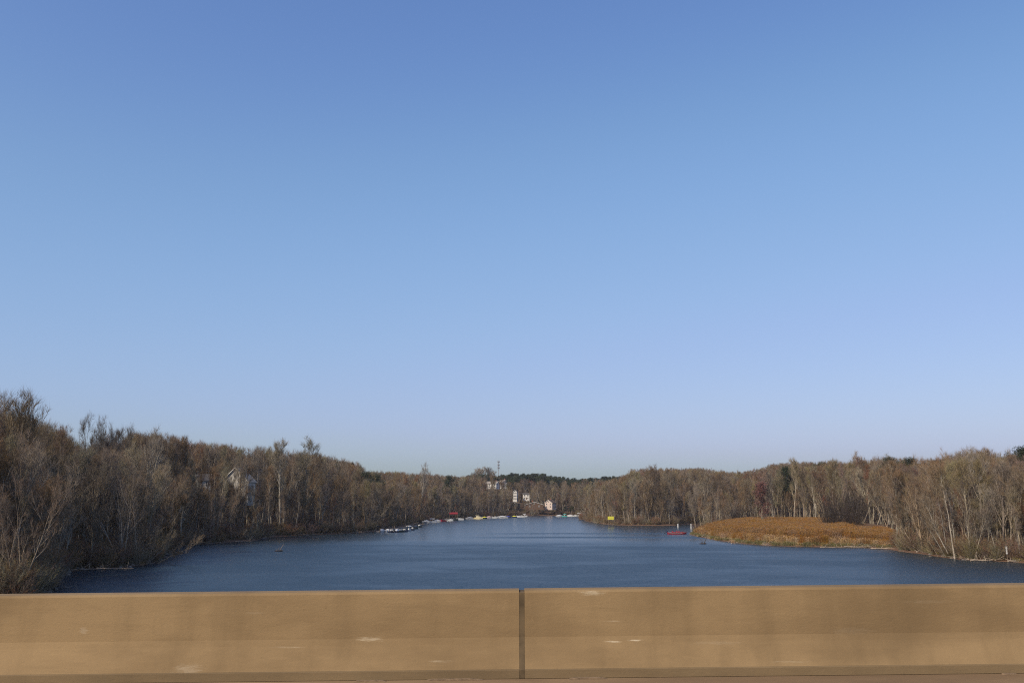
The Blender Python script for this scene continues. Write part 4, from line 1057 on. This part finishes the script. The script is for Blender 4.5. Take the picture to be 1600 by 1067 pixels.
# docks further along
dock((661,816.4),(722,810.6), 2.0, 'wooden dock behind the crowded small boat dock', 9, 2.6)
dock((728,810.4),(800,807.6), 2.0, 'long low dock with the cream cabin boat', 9, 2.0)
dock((802,807.9),(823,807.2), 2.2, 'short white topped dock at the end of the moored row', 4, 2.0)
dock((868,806.4),(910,806.2), 2.0, 'dock on the far right shore with small white boats', 6, 2.2)
mid = [(666,816.5,5,'cover',P_GR,P_WH,P_BK,None,'grey boat with white cover at the left end of the second dock'),
 (676,816.3,5.2,'canopy',P_WH,P_CV,P_WH,None,'pale canopied boat in the shade of the second dock'),
 (683,815.2,4.6,'cover',P_WH,P_CV,P_BK,None,'domed white covered boat at the middle of the second dock'),
 (692,814.0,5.0,'open',P_RD,None,P_BK,None,'dark red open boat at the second dock'),
 (702,813.3,5.4,'open',P_WH,None,P_WH,None,'white open boat left of the red roofed lift'),
 (709,812.8,6.2,'open',P_DG,None,P_BK,None,'dark green open boat below the red canvas roof'),
 (719,811.6,5.0,'open',P_WH,None,P_BK,None,'small white boat right of the red roofed lift'),
 (734,810.6,5.4,'cover',P_GR,P_GR,P_BK,None,'grey covered boat just left of the cream cabin boat'),
 (747,810.0,7.6,'cabin',P_CR,P_CR,None,None,'cream cabin cruiser with flat roof at the long dock'),
 (757,809.4,4.2,'cover',P_DG,P_YL,None,None,'dark boat with small yellow cover right of the cream cabin boat'),
 (764,809.2,5.2,'cover',P_GR,P_PK,P_BK,None,'boat under a faded pink cover'),
 (773,808.9,6.4,'open',P_WH,None,P_BK,None,'low white runabout left of the white covered boat'),
 (785,808.6,8.6,'cover',P_WH,P_CV,None,None,'large white boat under a peaked white cover'),
 (794,808.3,4.2,'cover',P_NV,P_BL,None,None,'boat with bright blue cover beside the large white boat'),
 (804,807.8,4.0,'cover',P_NV,P_YL,P_BK,None,'dark boat with bright yellow cover at the end of the moored row'),
 (813,807.3,6.6,'open',P_WH,None,P_WH,None,'long low white skiff beyond the yellow covered boat'),
 (820,806.9,4.6,'canopy',P_WH,P_CV,P_WH,None,'white boat with pale canopy last in the moored row'),
 (874,806.5,5.6,'cover',P_WH,P_CV,None,None,'white covered boat left of the teal covered one'),
 (882,806.6,4.4,'canopy',P_TL,P_TL,None,None,'boat with teal canopy on the far right shore'),
 (891,806.2,5.0,'cover',P_WH,P_CV,P_BK,None,'white covered boat just right of the teal one'),
 (898,806.0,5.6,'open',P_WH,None,P_WH,None,'white open boat second from right on the far right shore'),
 (906,805.8,6.4,'canopy',P_WH,P_CV,None,None,'white canopied boat at the right end of the far right shore')]
for k, (px, py, L_, stl, hm, top, mo, st_, lab) in enumerate(mid):
    x, y = gpt(px, py+.5); boat(x, y, R(random.choice([8,172,190,-12])+random.uniform(-8,8)), L_, L_*.36, .95 if L_ > 4.5 else .75, hm, lab, stl, top, mo, group='boats moored along the farther docks')
x, y = gpt(708, 812.2); o = empty('boat_lift', (x, y+3, 0), R(6)); tag(o, 'open boat lift on posts with a bright red canvas roof', 'boat lift')
for sx_ in (-2.6, 2.6):
    for sy in (-1.5, 1.5): MB().tube((sx_,sy,-1.5),(sx_,sy,4.3),.12,.12,7).build('post', M_WOOD, o)
MB().prism([(-2.0,4.2),(-1.9,4.25),(0,5.3),(1.9,4.25),(2.0,4.2),(2.0,4.0),(-2.0,4.0)], 'x', -2.9, 2.9).build('canvas_roof', P_RC, o)
for sx_ in (-2.6, 2.6): MB().box((sx_,0,1.1),(.14,3.2,.16)).build('lift_beam', M_STEEL, o)
# red bass boat by the reed tip
x, y = gpt(1058, 834.2); boat(x, y, R(6), 7.4, 2.3, .68, P_RD, 'low red fishing boat with raised motor beside the reed tip', 'bass', None, P_NV, name='fishing_boat', group=None, tilt_motor=1.2, stripe=P_WH)

# markers, posts, sign
def marker(px, pyb, H_, r_, label, pale=.62, name='marker_post'):
    x, y = gpt(px, pyb); o = empty(name, (x, y, 0)); tag(o, label, 'post', None)
    MB().tube((0,0,-1.2),(0,0,H_*(1-pale)+.02),r_*.45,r_*.45,10).build('pole', M_WOOD if pale < .9 else P_WH, o)
    MB().tube((0,0,H_*(1-pale)),(0,0,H_-.05),r_,r_,12).build('sleeve', P_WH, o)
    MB().dome((0,0,H_-.052),(r_,r_,r_*.5),3,12).build('cap', P_WH, o)
marker(1574.5, 877.4, 3.1, .17, 'slim white capped post in the water at the right shore', .5)
marker(1059.5, 824.8, 2.0, .26, 'short white buoy post standing behind the red fishing boat', .95, 'buoy_post')
marker(1080, 827.5, 2.5, .26, 'white buoy post at the tip of the reed bed', .9, 'buoy_post')
x, y = gpt(1084.2, 828.2); o = empty('mooring_post', (x, y, 0)); tag(o, 'short blue grey mooring post right of the white buoy post', 'post')
MB().tube((0,0,-1),(0,0,1.5),.2,.18,8).build('pole', paint('blue_grey_paint', (.13,.14,.25)), o); MB().dome((0,0,1.49),(.26,.26,.2),3,10).build('cap', P_NV, o)
x, y = gpt(954.5, 821.6); o = empty('yellow_sign', (x, y, 0)); tag(o, 'yellow rectangular notice board on two posts in front of the wooded point', 'sign')
s = y/FPX; wS, hS = 9.2*s, 4.9*s; zb_ = at_dist(954.5, 811.6, y)[2]
brd = MB().box((0,0,zb_+hS/2),(wS,.08,hS)).build('board', P_YL, o, bevel=.02)
for dx in (-.36,.36): MB().tube((dx*wS,.1,-1.5),(dx*wS,.1,zb_+hS*.9),.08,.08,7).build('post', M_WOOD, o)
tx = MB(); rr_ = random.Random(5)
for row, (n_, hh) in enumerate([(11,.16),(15,.13)]):
    xx = -wS*.34
    for k in range(n_):
        ww = wS*.68/n_*rr_.uniform(.55,.8); tx.box((xx+ww/2, -.047, zb_+hS*(.58-.22*row)), (ww,.01,hh)); xx += wS*.68/n_
tx.build('faded_lettering', mat('faded_print', (.42,.40,.12), .8), brd)
# thin standing pole at the left end of the crowded dock
# driftwood
M_DRIFT = mat('driftwood', (.40,.32,.24), .9, .4, 3); M_DARKW = mat('wet_wood', (.06,.045,.035), .8, .4, 3)
def log(px, py, L_, rz, r_, label, m=M_DRIFT, stubs=3, pitch=.0, z=.2):
    x, y = gpt(px, py); o = empty('driftwood_log', (x, y, z), rz); tag(o, label, 'log', 'driftwood logs at the waterline')
    rg = random.Random(int(px)); mb = MB(); pts = [(-L_/2+L_*k/6, rg.uniform(-.04,.04)*L_, math.sin(pitch)*L_*k/6+rg.uniform(-.05,.1)) for k in range(7)]
    for k in range(6): mb.tube(pts[k], pts[k+1], r_*(1-.12*k), r_*(1-.12*(k+1)), 7)
    mb.build('trunk', m, o)
    for k in range(stubs):
        q = pts[rg.randint(1,5)]; MB().tube(q, (q[0]+rg.uniform(-.8,1.2), q[1]+rg.uniform(-.6,.6), q[2]+rg.uniform(.4,1.5)), r_*.4, r_*.12, 5).build('branch_stub', m, o)
log(1302,855.6,7,R(3),.16,'pale driftwood log at the right foot of the reed bed'); log(1345,855.4,9,R(-4),.2,'long pale driftwood log right of the reed bed')
log(1386,858,8,R(-10),.16,'driftwood log slanting into the water left of the leaning trunks'); log(1534,876.3,4.6,R(-3),.2,'pale log lying at the water below a thin tree near the white post')
log(1590,878,4,R(0),.18,'reddish log at the right edge beyond the white post'); log(915,812.6,9,R(4),.25,'dark driftwood lying off the tip of the wooded point',M_DARKW,5,.06)
log(924,811.8,6,R(-15),.2,'bleached branch above the dark driftwood at the wooded point'); log(1152,849.5,4.4,R(30),.14,'bleached branch sticking out of the reed fringe'); log(130,891,6,R(10),.16,'pale log at the water under the left bank')
log(1105,817.3,18,R(1),.2,'long pale log on the sand spit behind the reeds'); log(180,889.5,7,R(-5),.14,'thin pale log among stones below the elm'); log(380,846.3,5,R(5),.13,'bleached log at the waterline under the grey roofed house')
def snag(px, py, label, flip=1, m2=M_DRIFT):
    x, y = gpt(px, py); o = empty('driftwood_snag', (x, y, 0)); tag(o, label, 'snag', None)
    MB().tube((-1.1*flip,0,.02),(.9*flip,.15,.16),.20,.14,8).build('trunk', M_DARKW, o)
    for (a, b_, r_) in [((-.75,0,.1),(-.5,0,.62),.09),((-.3,.05,.15),(-.12,.1,.8),.08),((.2,.1,.2),(1.05,.1,1.75),.10),((.55,.1,.15),(.35,0,.6),.07),((-.12,.1,.75),(.15,.1,.95),.05)]:
        MB().tube((a[0]*flip,a[1],a[2]),(b_[0]*flip,b_[1],b_[2]),r_,r_*.5,6).build('branch', m2, o)
snag(436, 861, 'dark floating snag with pale upright branches near the left shore'); snag(1099, 849.6, 'small dark snag with a pale broken branch off the reed tip', 1, M_DARKW)
# leafless branches drooping to the water at the left
for k, (px, py, rz, H, lab) in enumerate([(252,880,0,9,'bare tree bending low over the water below the red leaved tree'),(236,883,0,8,'bare tree bending over the water left of the lowest one'),(275,856,0,8,'bare tree dipping its branches in the water right of the red leaved tree')]):
    x, y = gpt(px, py); put_tree(x-.5, y, .3, H, ids['leaning'][k % 2], rz, lab, 'trees bending to the water', tilt=.55)

# where several neighbours would share a description, say which one by its place among them
ORD = ['leftmost', '2nd from left', '3rd from left', '4th from left', '5th from left', '6th from left', '7th from left', '8th from left', '9th from left', '10th from left']
dup = {}
for o in list(COL.objects):
    if o.parent is None and o.get('label') and o.get('category') in ('tree', 'bush'): dup.setdefault(o['label'], []).append(o)
for lb, os_ in dup.items():
    if len(os_) > 1:
        os_.sort(key=lambda o: proj(o.location.x, o.location.y, o.location.z)[0])
        for k, o in enumerate(os_): o['label'] = lb + ', ' + (ORD[k] if k < 10 else 'near the right end') if not (k == len(os_)-1 and len(os_) > 2) else lb + ', rightmost'
